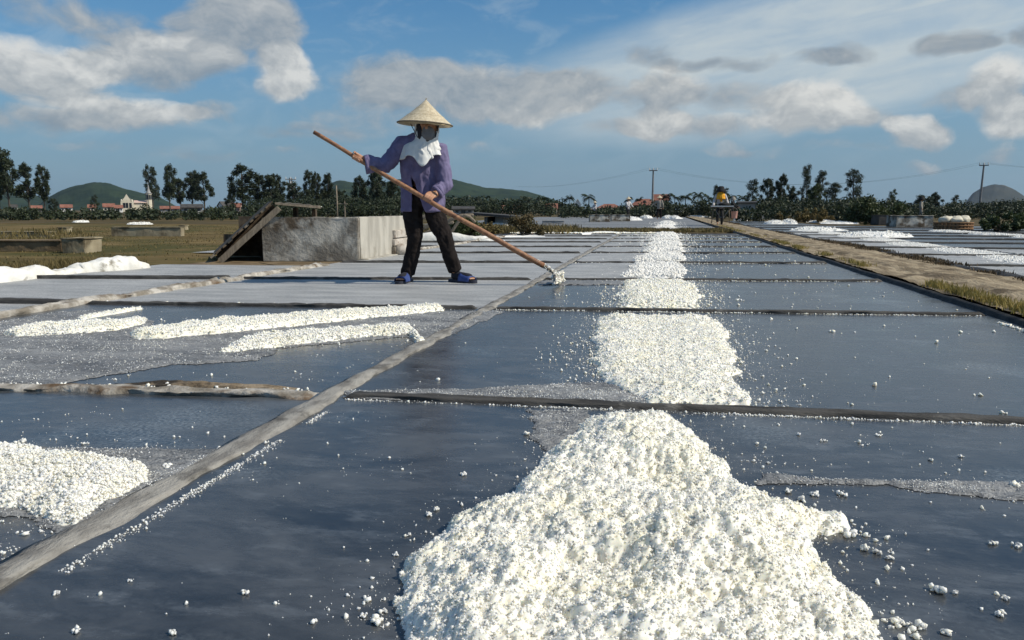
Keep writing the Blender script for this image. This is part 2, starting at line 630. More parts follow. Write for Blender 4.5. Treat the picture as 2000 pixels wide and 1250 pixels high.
M_HILL = pmat('forest_hill', (.016, .030, .018), (.034, .054, .027), .035, .95, detail=8, c3=(.10, .10, .06), s3=.004, t3=(.64, .78), coord='World', spec=.05)
M_HILL_ROCK = pmat('rocky_hill', (.028, .036, .032), (.05, .055, .045), .03, .95, detail=8, c3=(.12, .10, .075), s3=.008, t3=(.58, .75), coord='World', spec=.05)
M_ROOF_RED = pmat('red_tiles', (.21, .085, .06), (.29, .13, .09), 1.5, .8)
M_ROOF_DARK = pmat('dark_roof', (.045, .043, .042), (.08, .075, .07), 1.5, .8)
M_WALL_CREAM = pmat('cream_wall', (.62, .56, .44), (.70, .64, .52), 1.2, .85)
M_WALL_WHITE = pmat('white_wall', (.70, .69, .66), (.78, .77, .74), 1.2, .85)
M_WALL_GREY = pmat('grey_wall', (.25, .245, .24), (.36, .35, .34), 1.4, .9)
M_WALL_PINK = pmat('pink_wall', (.60, .42, .36), (.66, .48, .41), 1.4, .9)
M_GLASS = pmat('dark_window', (.015, .018, .022), None, rough=.15, spec=.6)
M_POLE = pmat('concrete_pole', (.16, .16, .165), (.23, .23, .23), 4, .8)
M_WIRE = pmat('wire', (.03, .03, .032), None, rough=.6)
M_YELLOW = pmat('yellow_scarf', (.80, .34, .02), (.88, .46, .04), 12, .9)
M_GREYSHIRT = pmat('grey_shirt', (.24, .22, .19), (.33, .30, .26), 10, .9)
M_PALESHIRT = pmat('pale_shirt', (.46, .44, .44), (.55, .53, .53), 10, .9)
M_BLACK = pmat('black_cloth', (.012, .012, .013), (.02, .02, .02), 10, .9)
M_PINK = pmat('pink_plastic', (.62, .33, .26), (.68, .38, .3), 10, .45)
M_TYRE = pmat('tyre', (.012, .012, .012), None, rough=.8)
M_BRICK = pmat('basket_weave', (.20, .105, .05), (.30, .17, .085), 9, .9)
M_SACK = pmat('salt_sack', (.60, .55, .43), (.70, .66, .54), 6, .8)
M_TEAL = pmat('teal_paint', (.12, .25, .25), (.16, .3, .3), 4, .6)


def pan_material():
    """wet dark pan floor: thin brine film over grey-black cement, with streaks of fine salt"""
    m = bpy.data.materials.new('wet_pan')
    m.use_nodes = True
    g = NT(m.node_tree)
    b = m.node_tree.nodes["Principled BSDF"]
    pos = g.n('ShaderNodeNewGeometry').outputs['Position']
    n1 = g.noise(g.v('MULTIPLY', pos, (1.2, 2.6, 1)), 1.9, 8, .66, dist=.5)
    n2 = g.noise(g.v('MULTIPLY', pos, (2.5, 5.5, 1)), 3.0, 8, .68)
    n3 = g.noise(pos, 90, 4, .6)
    n4 = g.noise(g.v('ADD', pos, (7, 3, 0)), 1.3, 5, .6)
    col = g.mix(g.smooth(n1, .30, .70), (.023, .027, .032), (.084, .090, .097))
    col = g.mix(g.m('MULTIPLY', g.smooth(n2, .48, .76), .6), col, (.155, .172, .192))
    col = g.mix(g.m('MULTIPLY', g.m('MULTIPLY', g.smooth(n4, .52, .70), g.smooth(n3, .35, .7)), .7), col, (.23, .26, .28))
    g.link(col, b.inputs['Base Color'])
    r = g.m('ADD', g.m('MULTIPLY', n1, .42), g.m('MULTIPLY_ADD', n2, .22, -.06))
    g.link(r, b.inputs['Roughness'])
    b.inputs['Specular IOR Level'].default_value = .5
    bn = g.n('ShaderNodeBump')
    bn.inputs['Distance'].default_value = .0011
    bn.inputs['Strength'].default_value = .8
    g.link(g.m('ADD', g.m('MULTIPLY', n3, .45), n2), bn.inputs['Height'])
    g.link(bn.outputs[0], b.inputs['Normal'])
    return m


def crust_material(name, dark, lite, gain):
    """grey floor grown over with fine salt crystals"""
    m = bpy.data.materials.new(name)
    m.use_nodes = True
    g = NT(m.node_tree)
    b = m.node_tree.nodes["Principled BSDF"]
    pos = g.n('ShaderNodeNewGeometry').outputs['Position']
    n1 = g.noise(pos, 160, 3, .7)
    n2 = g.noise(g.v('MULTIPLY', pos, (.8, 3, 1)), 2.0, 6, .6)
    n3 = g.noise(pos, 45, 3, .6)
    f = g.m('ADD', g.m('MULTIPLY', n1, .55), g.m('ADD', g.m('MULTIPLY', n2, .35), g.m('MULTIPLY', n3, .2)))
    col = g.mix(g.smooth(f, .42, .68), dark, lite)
    g.link(col, b.inputs['Base Color'])
    b.inputs['Roughness'].default_value = .55
    b.inputs['Specular IOR Level'].default_value = .35
    bn = g.n('ShaderNodeBump')
    bn.inputs['Distance'].default_value = .004 * gain
    g.link(n1, bn.inputs['Height'])
    g.link(bn.outputs[0], b.inputs['Normal'])
    return m


M_PAN = pan_material()
M_CRUST = crust_material('crystal_crust', (.07, .076, .085), (.34, .34, .335), 1.0)
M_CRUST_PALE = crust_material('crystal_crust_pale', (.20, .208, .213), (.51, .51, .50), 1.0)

# ------------------------------------------------------------------ ground and salt pans
def sheet(name, pts, z, material, sub=1):
    pts = [Vector((p[0], p[1], 0)) for p in pts]
    if len(pts) == 4 and sub > 1:
        vs, fs = [], []
        for j in range(sub + 1):
            for i in range(sub + 1):
                a = pts[0].lerp(pts[1], i / sub)
                b = pts[3].lerp(pts[2], i / sub)
                q = a.lerp(b, j / sub)
                vs.append((q.x, q.y, z))
        for j in range(sub):
            for i in range(sub):
                k = j * (sub + 1) + i
                fs.append((k, k + 1, k + sub + 2, k + sub + 1))
        me = mesh_from(name, vs, fs)
    else:
        me = mesh_from(name, [(p.x, p.y, z) for p in pts], [tuple(range(len(pts)))])
    return link(name, me, material)


ground = struct(sheet('ground', [(-9000, -3000), (9000, -3000), (9000, 12000), (-9000, 12000)], -0.05, M_EARTH))
field = struct(sheet('dry_field', [(-70, 2), (-5.75, 2), (-5.75, 70), (-70, 70)], -0.022, M_FIELD))
field2 = struct(sheet('dry_field', [(-5.75, 8.3), (-3.85, 8.3), (-3.85, 11.6), (-5.75, 11.6)], -0.018, M_MUD))

XM, XL, XP, XC = -1.12, -3.9, 1.93, -5.85     # lengthwise ridges and edges
# cross ridges: where each meets the long ridge, and its skew
ROWS = [(2.44, .04), (4.85, .09), (6.97, .15), (9.30, .16), (11.45, .18), (13.4, .19), (15.4, .19), (17.1, .19), (19.0, .19), (20.6, .19)]


def ry(k, x):
    y0, s = ROWS[k]
    return y0 + s * (x - XM)


def ryl(k, x):      # the left column has its first ridge a little more skewed
    return ry(k, x) if k else 2.44 + .11 * (x - XM)


for k in range(10):
    def lo(x, left=False):
        if k == 0:
            return -1.5
        return ryl(k - 1, x) if left else ry(k - 1, x)
    struct(sheet('salt_pan', [(XM, lo(XM)), (XP + .06, lo(XP)), (XP + .06, ry(k, XP)), (XM, ry(k, XM))], 0.0, M_PAN))
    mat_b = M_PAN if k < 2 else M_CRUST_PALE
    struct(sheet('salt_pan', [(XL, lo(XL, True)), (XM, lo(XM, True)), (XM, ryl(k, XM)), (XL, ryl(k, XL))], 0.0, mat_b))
    if k in (0, 1, 2, 3):
        top = ry(k, XC)
        if k == 3:
            top = 8.35
        struct(sheet('salt_pan', [(XC, lo(XC)), (XL, lo(XL)), (XL, min(ry(k, XL), 8.35)), (XC, min(top, 8.2))], -0.003, M_CRUST_PALE))
    if k >= 5:
        struct(sheet('salt_pan', [(XC - 1.2, lo(XC)), (XL, lo(XL)), (XL, ry(k, XL)), (XC - 1.2, ry(k, XC))], -0.003, M_CRUST_PALE))

# pans beyond the grass strip, and the wide pans right of the path
for (a, b) in ((27.0, 33.0), (33.3, 41.0), (41.3, 52.0), (52.3, 70.0)):
    struct(sheet('salt_pan', [(-11, a), (1.9, a + 1.5), (1.9, b + 1.5), (-11, b)], -0.005, M_CRUST))
    struct(sheet('salt_pan', [(-60, a + 6), (-12, a + 6), (-12, b * .72 + 14), (-60, b * .72 + 14)], -0.008, M_EARTH))
RROWS = [3.0, 5.2, 7.4, 9.6, 11.8, 14.0, 16.2, 18.4, 20.6, 23.0, 26.0, 29.5, 33.5, 39.0, 46.0]
for a, b in zip(RROWS[:-1], RROWS[1:]):
    xr = 6.6
    struct(sheet('salt_pan', [(3.3, a), (xr, a), (xr, b), (3.3, b)], 0.0, M_PAN))
    if a < 30:
        struct(sheet('salt_pan', [(xr, a), (10.6, a), (10.6, b), (xr, b)], -0.002, M_PAN))
        struct(sheet('salt_pan', [(10.6, a), (17.0, a), (17.0, b), (10.6, b)], -0.004, M_PAN))


def ridge_mesh(p0, p1, w, h, seed=0, wob=.3, seg=None, rag=.6, taper=.03):
    p0, p1 = Vector((*p0, 0)), Vector((*p1, 0))
    L = (p1 - p0).length
    t = (p1 - p0) / L
    nrm = Vector((-t.y, t.x, 0))
    n = int(max(8, min(L / (seg or .035), 700)))
    prof = [(-.56, -.4), (-.5, .55), (-.44, .9), (-.2, 1.0), (.05, .97), (.25, 1.0), (.44, .88), (.5, .5), (.56, -.4)]
    endf = np.clip(np.minimum(np.linspace(0, L, n + 1), L - np.linspace(0, L, n + 1)) / taper, 0, 1) ** .7 * 1.3 - .3
    m = len(prof)
    s = np.linspace(0, L, n + 1)
    base = np.array([p0 + t * q for q in s])
    off = (fbm(s * 1.3, s * 0 + seed, octv=3, seed=seed) - .5) * w * wob * 2
    V = np.zeros((n + 1, m, 3))
    for j, (a, b) in enumerate(prof):
        ww = w * (1 + rag * (fbm(s * 7, s * 0 + seed + j * .37, octv=4, seed=seed + 3) - .5) * 1.3)
        hh = h * (1 + rag * (fbm(s * 6, s * 0 + j * .8, octv=4, seed=seed + 9) - .5) * 1.5)
        V[:, j, :] = base + np.outer(off + a * ww, np.array(nrm))
        V[:, j, 2] = b * hh * np.minimum(endf, 1)
    idx = np.arange((n + 1) * m).reshape(n + 1, m)
    F = np.stack([idx[:-1, :-1], idx[1:, :-1], idx[1:, 1:], idx[:-1, 1:]], -1).reshape(-1, 4)
    if np.cross(V[1, 0] - V[0, 0], V[0, 1] - V[0, 0])[2] < 0:
        pass
    return mesh_from('ridge', V.reshape(-1, 3), F[:, ::-1].copy(), smooth=True)


tag(link('lengthwise_ridge', ridge_mesh((XM, .2), (XM + .02, 20.6), .070, .010, 5, .16, .014, 1.1), M_CEMENT),
    'long grey cement ridge running from the lower left corner back past the rake', 'ridge')
tag(link('lengthwise_ridge', ridge_mesh((XL - .02, 3.0), (XL + .05, 8.4), .09, .030, 15, .3, .02, 1.2), M_CEMENT2),
    'rough pale crumbling ridge between the two leftmost columns of pans', 'ridge')
tag(link('lengthwise_ridge', ridge_mesh((XL + .05, 12.0), (XL + .25, 20.6), .10, .03, 16, .3, .05, .9), M_CEMENT2),
    'pale crusted ridge far behind the worker, right of the plaster shed', 'ridge')
ORD = ['first', 'second', 'third', 'fourth', 'fifth', 'sixth', 'seventh', 'eighth', 'ninth', 'tenth', 'eleventh', 'twelfth']
for k in range(10):
    w, h = ((.046, .015), (.050, .018), (.05, .020))[k] if k < 3 else (.06, .023)
    e = .055
    tag(link('cross_ridge', ridge_mesh((XM + e, ry(k, XM)), (XP + .03, ry(k, XP)), w, h, 30 + k, .2, .018 if k < 3 else .04, .75), M_DARKRIDGE),
        'thin dark cross ridge under the central salt row, %s from the camera' % ORD[k], 'ridge', 'dark cross ridges under the central salt row')
    if k:
        tag(link('cross_ridge', ridge_mesh((XL + .03, ryl(k, XL)), (XM - e, ryl(k, XM)), w, h + .002, 60 + k, .2, .018 if k < 3 else .04, .8), M_DARKRIDGE),
            'dark cross ridge in the column the worker stands in, %s from the camera' % ORD[k], 'ridge', 'dark cross ridges in the middle column')
    if k in (1, 2):
        tag(link('cross_ridge', ridge_mesh((XC, ry(k, XC)), (XL - .05, ry(k, XL)), .06, .03, 90 + k, .12, None, .4), M_DARKRIDGE),
            'dark cross ridge at the far left, %s whitewashed bank' % ('nearer the camera than the' if k == 1 else 'just in front of the'), 'ridge')
    if k in (5, 6, 7, 8, 9):
        tag(link('cross_ridge', ridge_mesh((XC - 1.2, ry(k, XC - 1.2)), (XL + .1, ry(k, XL)), .07, .035, 100 + k, .12, None, .4), M_DARKRIDGE),
            'faint dark cross ridge between the worker\'s legs, %s behind the plaster shed' % ORD[k - 5], 'ridge', 'far left cross ridges')
tag(link('cross_ridge', ridge_mesh((-4.2, ryl(0, -4.2)), (XM - .05, ryl(0, XM)), .075, .014, 200, .25, .010, 1.6), M_CEMENT2),
    'thick pale-brown crumbling cross ridge at the left, ending at the long grey ridge', 'ridge')
q0, q1 = gp(225, 749), gp(600, 759)
mud = link('mud_bank', ridge_mesh(q0, q1, .045, .015, 210, .5, .008, 1.9, .3), M_BROWNRIDGE)
tag(mud, 'short lumpy mud bank lying along the back of the brown ridge', 'mud bank')
for i, a in enumerate(RROWS[1:-1]):
    tag(link('cross_ridge', ridge_mesh((3.34, a), (16.9 if a < 30 else 6.6, a), .07, .03, 300 + i, .15, .12, .4), M_DARKRIDGE),
        'low dark ridge right of the sandy path, %s from the right edge' % (ORD[i] if i < 12 else 'last'), 'ridge', 'cross ridges right of the path')


# ---- path
def strip_surface(name, x0f, x1f, ys, zf, material, nx=14, smooth=True):
    V, idx = [], []
    ys = np.asarray(ys)
    u = np.linspace(0, 1, nx)
    X = np.array([x0f(y) + (x1f(y) - x0f(y)) * u for y in ys])
    Y = np.repeat(ys[:, None], nx, 1)
    Z = zf(X, Y, np.repeat(u[None], len(ys), 0))
    V = np.stack([X, Y, Z], -1).reshape(-1, 3)
    idx = np.arange(len(ys) * nx).reshape(len(ys), nx)
    F = np.stack([idx[:-1, :-1], idx[:-1, 1:], idx[1:, 1:], idx[1:, :-1]], -1).reshape(-1, 4)
    return link(name, mesh_from(name, V, F, smooth), material)


ys = np.concatenate([np.arange(.5, 16, .05), np.arange(16, 40, .15), np.arange(40, 90, .5)])
edge = lambda y: XP + .05 + .07 * (fbm(np.array([y * .7]), np.array([.3]), seed=5)[0] - .5)
path = struct(strip_surface('sandy_path', lambda y: edge(y) + .06, lambda y: 3.04, ys,
              lambda X, Y, U: .045 + .022 * np.sin(np.pi * U) + .045 * (fbm(X * 5, Y * 3.5, octv=5, seed=8, gain=.62) - .5) - .02 * np.exp(-((X - 2.35) / .1) ** 2) - .015 * np.exp(-((X - 2.75) / .08) ** 2), M_PATH, 26))
liner = strip_surface('path_edge', lambda y: edge(y) - .005, lambda y: edge(y) + .075, ys[ys < 40],
                      lambda X, Y, U: np.where(U < .12, -.01, .014 + .020 * np.sin(np.pi * np.clip((U - .1) / .9, 0, 1)) + .02 * (fbm(X * 12, Y * 5, seed=12) - .5) - .03 * (U > .93)), M_BLACKEARTH, 10)
tag(liner, 'dark wavy liner edge along the left side of the sandy path', 'kerb')
bund = strip_surface('earth_bund', lambda y: 2.98, lambda y: 3.36, ys[(ys < 60) & (ys > 3)],
                     lambda X, Y, U: -.02 + .075 * np.sin(np.pi * U) * (.7 + .6 * fbm(X * 4, Y * 2, seed=22)), M_BLACKEARTH, 10)
tag(bund, 'dark earth bund along the right side of the sandy path', 'bund')


# ---- salt
def _ico(sub):
    bm = bmesh.new()
    bmesh.ops.create_icosphere(bm, subdivisions=sub, radius=1.0)
    v = np.array([q.co[:] for q in bm.verts])
    f = np.array([[q.index for q in p.verts] for p in bm.faces])
    bm.free()
    return v, f


ICO1, ICO2 = _ico(1), _ico(2)
OCTA = (np.array([(1, 0, 0), (-1, 0, 0), (0, 1, 0), (0, -1, 0), (0, 0, 1), (0, 0, -1)], float) * 1.15,
        np.array([(0, 2, 4), (2, 1, 4), (1, 3, 4), (3, 0, 4), (2, 0, 5), (1, 2, 5), (3, 1, 5), (0, 3, 5)]))


def lumps(P, R, sub=1, seed=0, rough=.55):
    """crystal lumps: jittered icospheres with random turn and stretch, merged"""
    r = np.random.default_rng(seed)
    bv, bf = (OCTA, ICO1, ICO2)[sub]
    n = len(P)
    if n == 0:
        return np.zeros((0, 3)), np.zeros((0, 3), int)
    V = np.repeat(bv[None], n, 0)
    V = V * (1 + rough * (r.random((n, len(bv), 1)) - .5) * 2)
    V = V * (.75 + .5 * r.random((n, 1, 3)))
    a = r.random((n, 3)) * 6.283
    ca, sa, cb, sb = np.cos(a[:, 0]), np.sin(a[:, 0]), np.cos(a[:, 1]), np.sin(a[:, 1])
    x, y, z = V[..., 0], V[..., 1], V[..., 2]
    x, y = x * ca[:, None] - y * sa[:, None], x * sa[:, None] + y * ca[:, None]
    y, z = y * cb[:, None] - z * sb[:, None], y * sb[:, None] + z * cb[:, None]
    V = np.stack([x, y, z], -1) * np.asarray(R)[:, None, None] + np.asarray(P)[:, None, :]
    F = bf[None] + (np.arange(n) * len(bv))[:, None, None]
    return V.reshape(-1, 3), F.reshape(-1, 3)


def poly_sd(poly, X, Y):
    """signed distance to a polygon, positive inside"""
    P = np.asarray(poly, float)
    d = np.full(X.shape, 1e9)
    ins = np.zeros(X.shape, bool)
    for i in range(len(P)):
        a, b = P[i - 1], P[i]
        e = b - a
        L2 = max((e * e).sum(), 1e-12)
        t = np.clip(((X - a[0]) * e[0] + (Y - a[1]) * e[1]) / L2, 0, 1)
        d = np.minimum(d, (X - a[0] - t * e[0]) ** 2 + (Y - a[1] - t * e[1]) ** 2)
        c = (a[1] > Y) != (b[1] > Y)
        with np.errstate(divide='ignore', invalid='ignore'):
            xi = (b[0] - a[0]) * (Y - a[1]) / (b[1] - a[1] if abs(b[1] - a[1]) > 1e-12 else 1e-12) + a[0]
        ins ^= c & (X < xi)
    return np.where(ins, 1, -1) * np.sqrt(d)


class Mound:
    def __init__(self, poly, H, ew, res, rag=.05, ns=6., na=.45, seed=0, base=-.004, dips=(), power=1.0):
        self.poly, self.H, self.ew, self.rag, self.ns, self.na, self.seed, self.base, self.dips, self.power = np.asarray(poly), H, ew, rag, ns, na, seed, base, dips, power
        self.res = res
        self.bumps = [(min(max(res * 8, .026), .045), .62), (min(max(res * 4.5, .0125), .02), .68), (min(max(res * 2.3, .0065), .012), .8)]

    def s(self, X, Y):
        return poly_sd(self.poly, X, Y) + self.rag * 2 * (fbm(X * 9, Y * 9, octv=5, seed=self.seed, gain=.6) - .5)

    def z(self, X, Y, S=None):
        S = self.s(X, Y) if S is None else S
        t = np.clip(S / self.ew, 0, 1)
        t = (t * (2 - t)) ** self.power
        nz = fbm(X * self.ns, Y * self.ns, octv=5, seed=self.seed + 40, gain=.55)
        d = np.ones_like(X)
        for (dx, dy, dr, da) in self.dips:
            d = d - da * np.exp(-((X - dx) ** 2 + (Y - dy) ** 2) / dr ** 2)
        return np.where(S > 0, self.H * t * d * (1 - self.na + 2 * self.na * nz) + .0015, self.base)

    def billow(self, X, Y, cell, seed):
        """rounded bumps, one per jittered cell"""
        gx, gy = X / cell, Y / cell
        ix, iy = np.floor(gx).astype(np.int64), np.floor(gy).astype(np.int64)
        best = np.zeros(X.shape)
        for a in (-1, 0, 1):
            for b in (-1, 0, 1):
                cx, cy = ix + a, iy + b
                z0 = cx * 0
                px_ = cx + .15 + .7 * _hash(cx, cy, z0, seed)
                py_ = cy + .15 + .7 * _hash(cx, cy, z0 + 1, seed)
                rr = .45 + .45 * _hash(cx, cy, z0 + 2, seed)
                d2 = ((gx - px_) ** 2 + (gy - py_) ** 2) / rr ** 2
                best = np.maximum(best, np.sqrt(np.clip(1 - d2, 0, 1)) * rr)
        return best * cell

    def zf(self, X, Y, S=None):
        """height with the small rounded bumps of clotted crystals"""
        S = self.s(X, Y) if S is None else S
        Z = self.z(X, Y, S)
        wx = X + (fbm(X * 60, Y * 60, octv=3, seed=self.seed + 7) - .5) * self.bumps[0][0] * .5
        wy = Y + (fbm(X * 60, Y * 60, octv=3, seed=self.seed + 8) - .5) * self.bumps[0][0] * .5
        fine = np.zeros_like(X)
        for i, (cell, am) in enumerate(self.bumps):
            fine = fine + (self.billow(wx, wy, cell, self.seed + 60 + i) - cell * .2) * am * min(1, max(.25, self.H / .055))
        return Z + np.where(S > 0, np.clip(fine, -np.abs(Z) * .7, np.abs(Z) * 2 + .002), 0)

    def grid(self):
        lo, hi = self.poly.min(0) - self.rag, self.poly.max(0) + self.rag
        nx, ny = (np.ceil((hi - lo) / self.res).astype(int) + 1)
        X, Y = np.meshgrid(lo[0] + np.arange(nx) * self.res, lo[1] + np.arange(ny) * self.res)
        S = self.s(X, Y)
        Z = self.z(X, Y, S)
        Z = self.zf(X, Y, S)
        jx = (vnoise(X * 977, Y * 991, seed=1) - .5) * self.res * .6
        jy = (vnoise(X * 983, Y * 971, seed=2) - .5) * self.res * .6
        V = np.stack([X + jx, Y + jy, Z], -1).reshape(-1, 3)
        idx = np.arange(nx * ny).reshape(ny, nx)
        keep = np.maximum(np.maximum(S[:-1, :-1], S[1:, :-1]), np.maximum(S[:-1, 1:], S[1:, 1:])) > 0
        a, b, c, d = idx[:-1, :-1][keep], idx[:-1, 1:][keep], idx[1:, 1:][keep], idx[1:, :-1][keep]
        T = np.concatenate([np.stack([a, b, c], -1), np.stack([a, c, d], -1)])
        used = np.unique(T)
        mp = np.zeros(len(V), int)
        mp[used] = np.arange(len(used))
        return V[used], mp[T]

    def scatter(self, n, seed, smin=0.0, smax=9., clus=0.0):
        r = np.random.default_rng(seed)
        lo, hi = self.poly.min(0) - max(0, -smin), self.poly.max(0) + max(0, -smin)
        out = np.zeros((0, 2))
        for _ in range(40):
            P = lo + (hi - lo) * r.random((n * 2, 2))
            S = self.s(P[:, 0], P[:, 1])
            k = (S > smin) & (S < smax)
            if smin < 0:
                k &= r.random(len(P)) < np.exp(np.minimum(S, 0) / (-smin) * 3.2)
            if clus:
                k &= r.random(len(P)) < np.clip((fbm(P[:, 0] * 14, P[:, 1] * 14, octv=3, seed=seed) - .38) * clus * 3, .04, 1)
            out = np.concatenate([out, P[k]])
            if len(out) >= n:
                break
        out = out[:n]
        return out, self.zf(out[:, 0], out[:, 1])


def salt_heap(name, poly, H, ew, res, counts, label, group=None, rag=.03, seed=0, material=M_SALT, dips=(), crumbs=(0, .25), ns=6., na=.45, floor=0.0, power=1.0, cat='salt heap'):
    """counts: list of (number, r0, r1, subdivision)"""
    mo = Mound(poly, H, ew, res, rag, ns=ns, na=na, seed=seed, dips=dips, power=power)
    Vs, Fs = [], []
    v, f = mo.grid()
    Vs.append(v)
    Fs.append(f)
    for i, (n, r0, r1, sub) in enumerate(counts):
        if not n:
            continue
        P, z = mo.scatter(n, seed * 31 + i)
        rr = np.random.default_rng(seed + i)
        R = r0 + (r1 - r0) * rr.random(len(P)) ** 2.2
        zz = np.maximum(z, 0) + R * (.2 + .6 * rr.random(len(P)))
        v, f = lumps(np.column_stack([P, zz]), R, sub, seed + i)
        Vs.append(v)
        Fs.append(f)
    if crumbs[0]:
        n, far = crumbs
        P, z = mo.scatter(n, seed * 57 + 3, smin=-far, smax=.0)
        rr = np.random.default_rng(seed + 77)
        r0, r1 = counts[0][1], counts[-1][2]
        R = r0 * .7 + (r1 - r0) * rr.random(len(P)) ** 7
        v, f = lumps(np.column_stack([P, R * .55]), R, 0, seed + 9)
        Vs.append(v)
        Fs.append(f)
    off = np.cumsum([0] + [len(q) for q in Vs[:-1]])
    V = np.concatenate(Vs)
    V[:, 2] += floor
    F = np.concatenate([q + o for q, o in zip(Fs, off)])
    c = np.array([*np.asarray(poly).mean(0), floor])
    o = link(name, mesh_from(name, V - c, F, material is M_SALT), material, loc=tuple(c))
    return tag(o, label, cat, group)


def px_poly(pts, z=0.0):
    return [gp(x, y, z) for x, y in pts]


def crust(name, pts, H=.005, res=.02, rag=.05, material=M_CRUST, seed=0, px=True, grains=0, gsize=.0015):
    mo = Mound(px_poly(pts) if px else pts, H, .05, res, rag, ns=12, na=.3, seed=seed, base=.0005)
    v, f = mo.grid()
    v[:, 2] = np.maximum(v[:, 2], .0015)
    # frayed margin
    c = v[f].mean(1)
    S = mo.s(c[:, 0], c[:, 1])
    rr = np.random.default_rng(seed)
    if not grains:
        f = f[rr.random(len(f)) < np.clip(S / (rag * .5 + 1e-6) + .35, 0, 1)]
    if grains:
        P, z = mo.scatter(grains, seed + 9, smin=-.035, clus=.8)
        R = gsize * (.5 + rr.random(len(P)) ** 2)
        v2, f2 = lumps(np.column_stack([P, np.maximum(z, .001) + R * .3]), R, 0, seed)
        f = np.concatenate([f, f2 + len(v)])
        v = np.concatenate([v, v2])
        me = mesh_from(name, v, f)
        me.materials.append(material)
        me.materials.append(M_SALT)
        mi = np.zeros(len(f), np.int32)
        mi[-len(f2):] = 1
        me.polygons.foreach_set("material_index", mi)
        return stuff(link(name, me))
    return stuff(link(name, mesh_from(name, v, f), material))


h1 = px_poly([(1150, 824), (1318, 824), (1375, 872), (1440, 945), (1520, 995), (1640, 1022), (1655, 1045), (1595, 1060), (1625, 1120),
              (1690, 1190), (1720, 1260), (1760, 1420), (1780, 1700), (720, 1700), (755, 1420), (785, 1260), (785, 1180), (775, 1125), (850, 1060),
              (905, 1010), (1000, 970), (1060, 905), (1095, 865)])
salt_heap('salt_heap', h1, .060, .20, .0038,
          [(36000, .0009, .0025, 0), (6500, .0015, .0035, 1)],
          'big coarse white salt heap filling the foreground at the camera', 'salt heaps of the central row', rag=.045, seed=3,
          dips=((*gp(1310, 975), .13, .85), (*gp(1170, 1150), .09, .5), (*gp(1290, 1130), .12, -.35), (*gp(1420, 1080), .12, -.35), (*gp(1220, 880), .12, -.25)), crumbs=(1700, .16), ns=7, na=.6, power=1.25)
h2 = px_poly([(1172, 622), (1390, 622), (1420, 655), (1428, 700), (1435, 745), (1480, 797), (1270, 792), (1240, 765), (1185, 748), (1158, 700), (1160, 655)])
salt_heap('salt_heap', h2, .025, .14, .008, [(17000, .0016, .0040, 0), (1500, .003, .0065, 1)],
          'wide white salt heap just behind the first dark cross ridge', 'salt heaps of the central row', rag=.06, seed=11, crumbs=(2600, .28), ns=5, na=.6)
h3 = px_poly([(1222, 552), (1345, 552), (1362, 575), (1365, 604), (1222, 604), (1208, 592), (1216, 570)])
salt_heap('salt_heap', h3, .028, .15, .010, [(7000, .003, .0068, 0), (500, .005, .010, 1)],
          'white salt heap between the second and third dark cross ridges', 'salt heaps of the central row', rag=.08, seed=12, crumbs=(1300, .35), ns=4, na=.6)
far_heaps = [
    ([(1245, 515.5), (1328, 515.5), (1338, 530), (1325, 544), (1212, 543), (1225, 530)], .05, .02, 2600),
    ([(1262, 496.5), (1330, 496.5), (1336, 508), (1330, 511), (1238, 511), (1248, 505)], .05, .03, 1800),
    ([(1270, 484), (1330, 484), (1333, 492), (1252, 493)], .05, .03, 1200),
    ([(1276, 474), (1327, 474), (1330, 481), (1258, 481)], .05, .035, 900),
    ([(1280, 467), (1325, 467), (1326, 472), (1264, 472)], .05, .035, 700),
    ([(1284, 462), (1322, 462), (1323, 465), (1272, 465)], .06, .04, 600),
    ([(1287, 457.4), (1320, 457.4), (1320, 460), (1280, 460)], .06, .04, 500),
    ([(1283, 443), (1316, 443), (1317, 449), (1276, 449)], .07, .08, 500),
    ([(1292, 434), (1314, 434), (1316, 440), (1288, 440)], .10, .10, 400),
]
for i, (pp, H, res, n) in enumerate(far_heaps):
    salt_heap('salt_heap', px_poly(pp), H * .45, .2, res, [(int(n * 1.3), .006 + .0015 * i, .014 + .002 * i, 0)],
              'white central-row salt heap, %s one back from the rake head' % ORD[i], 'salt heaps of the central row',
              rag=.10, seed=20 + i, material=M_SALT_FAR, crumbs=(260, .6), ns=3, na=.5)

salt_heap('salt_heap', px_poly([(-140, 885), (60, 885), (180, 905), (285, 925), (285, 950), (205, 985), (150, 1028), (95, 1014), (20, 1000), (-140, 1005)]), .034, .12, .008,
          [(11000, .0014, .0038, 0), (1500, .0028, .006, 1)], 'white salt heap at the left edge beside the long grey ridge', rag=.03, seed=41, crumbs=(500, .2), ns=6, na=.6)
salt_heap('salt_furrow', px_poly([(10, 655), (60, 642), (150, 636), (230, 634), (285, 626), (282, 634), (225, 648), (110, 657), (30, 660)]), .026, .05, .009,
          [(4200, .002, .0048, 0), (250, .004, .008, 1)], 'short raked strip of salt at the far left of the grey pan', 'raked salt strips', rag=.02, seed=42, crumbs=(160, .15), cat='salt strip')
salt_heap('salt_furrow', px_poly([(250, 655), (330, 645), (430, 633), (550, 625), (650, 616), (780, 608), (866, 604), (868, 608), (760, 620), (660, 630), (540, 643), (430, 655), (300, 665), (262, 664)]), .030, .06, .009,
          [(7500, .002, .0052, 0), (600, .004, .008, 1)], 'longest raked strip of salt, crossing the pan in front of the worker', 'raked salt strips', rag=.022, seed=43, crumbs=(260, .15), cat='salt strip')
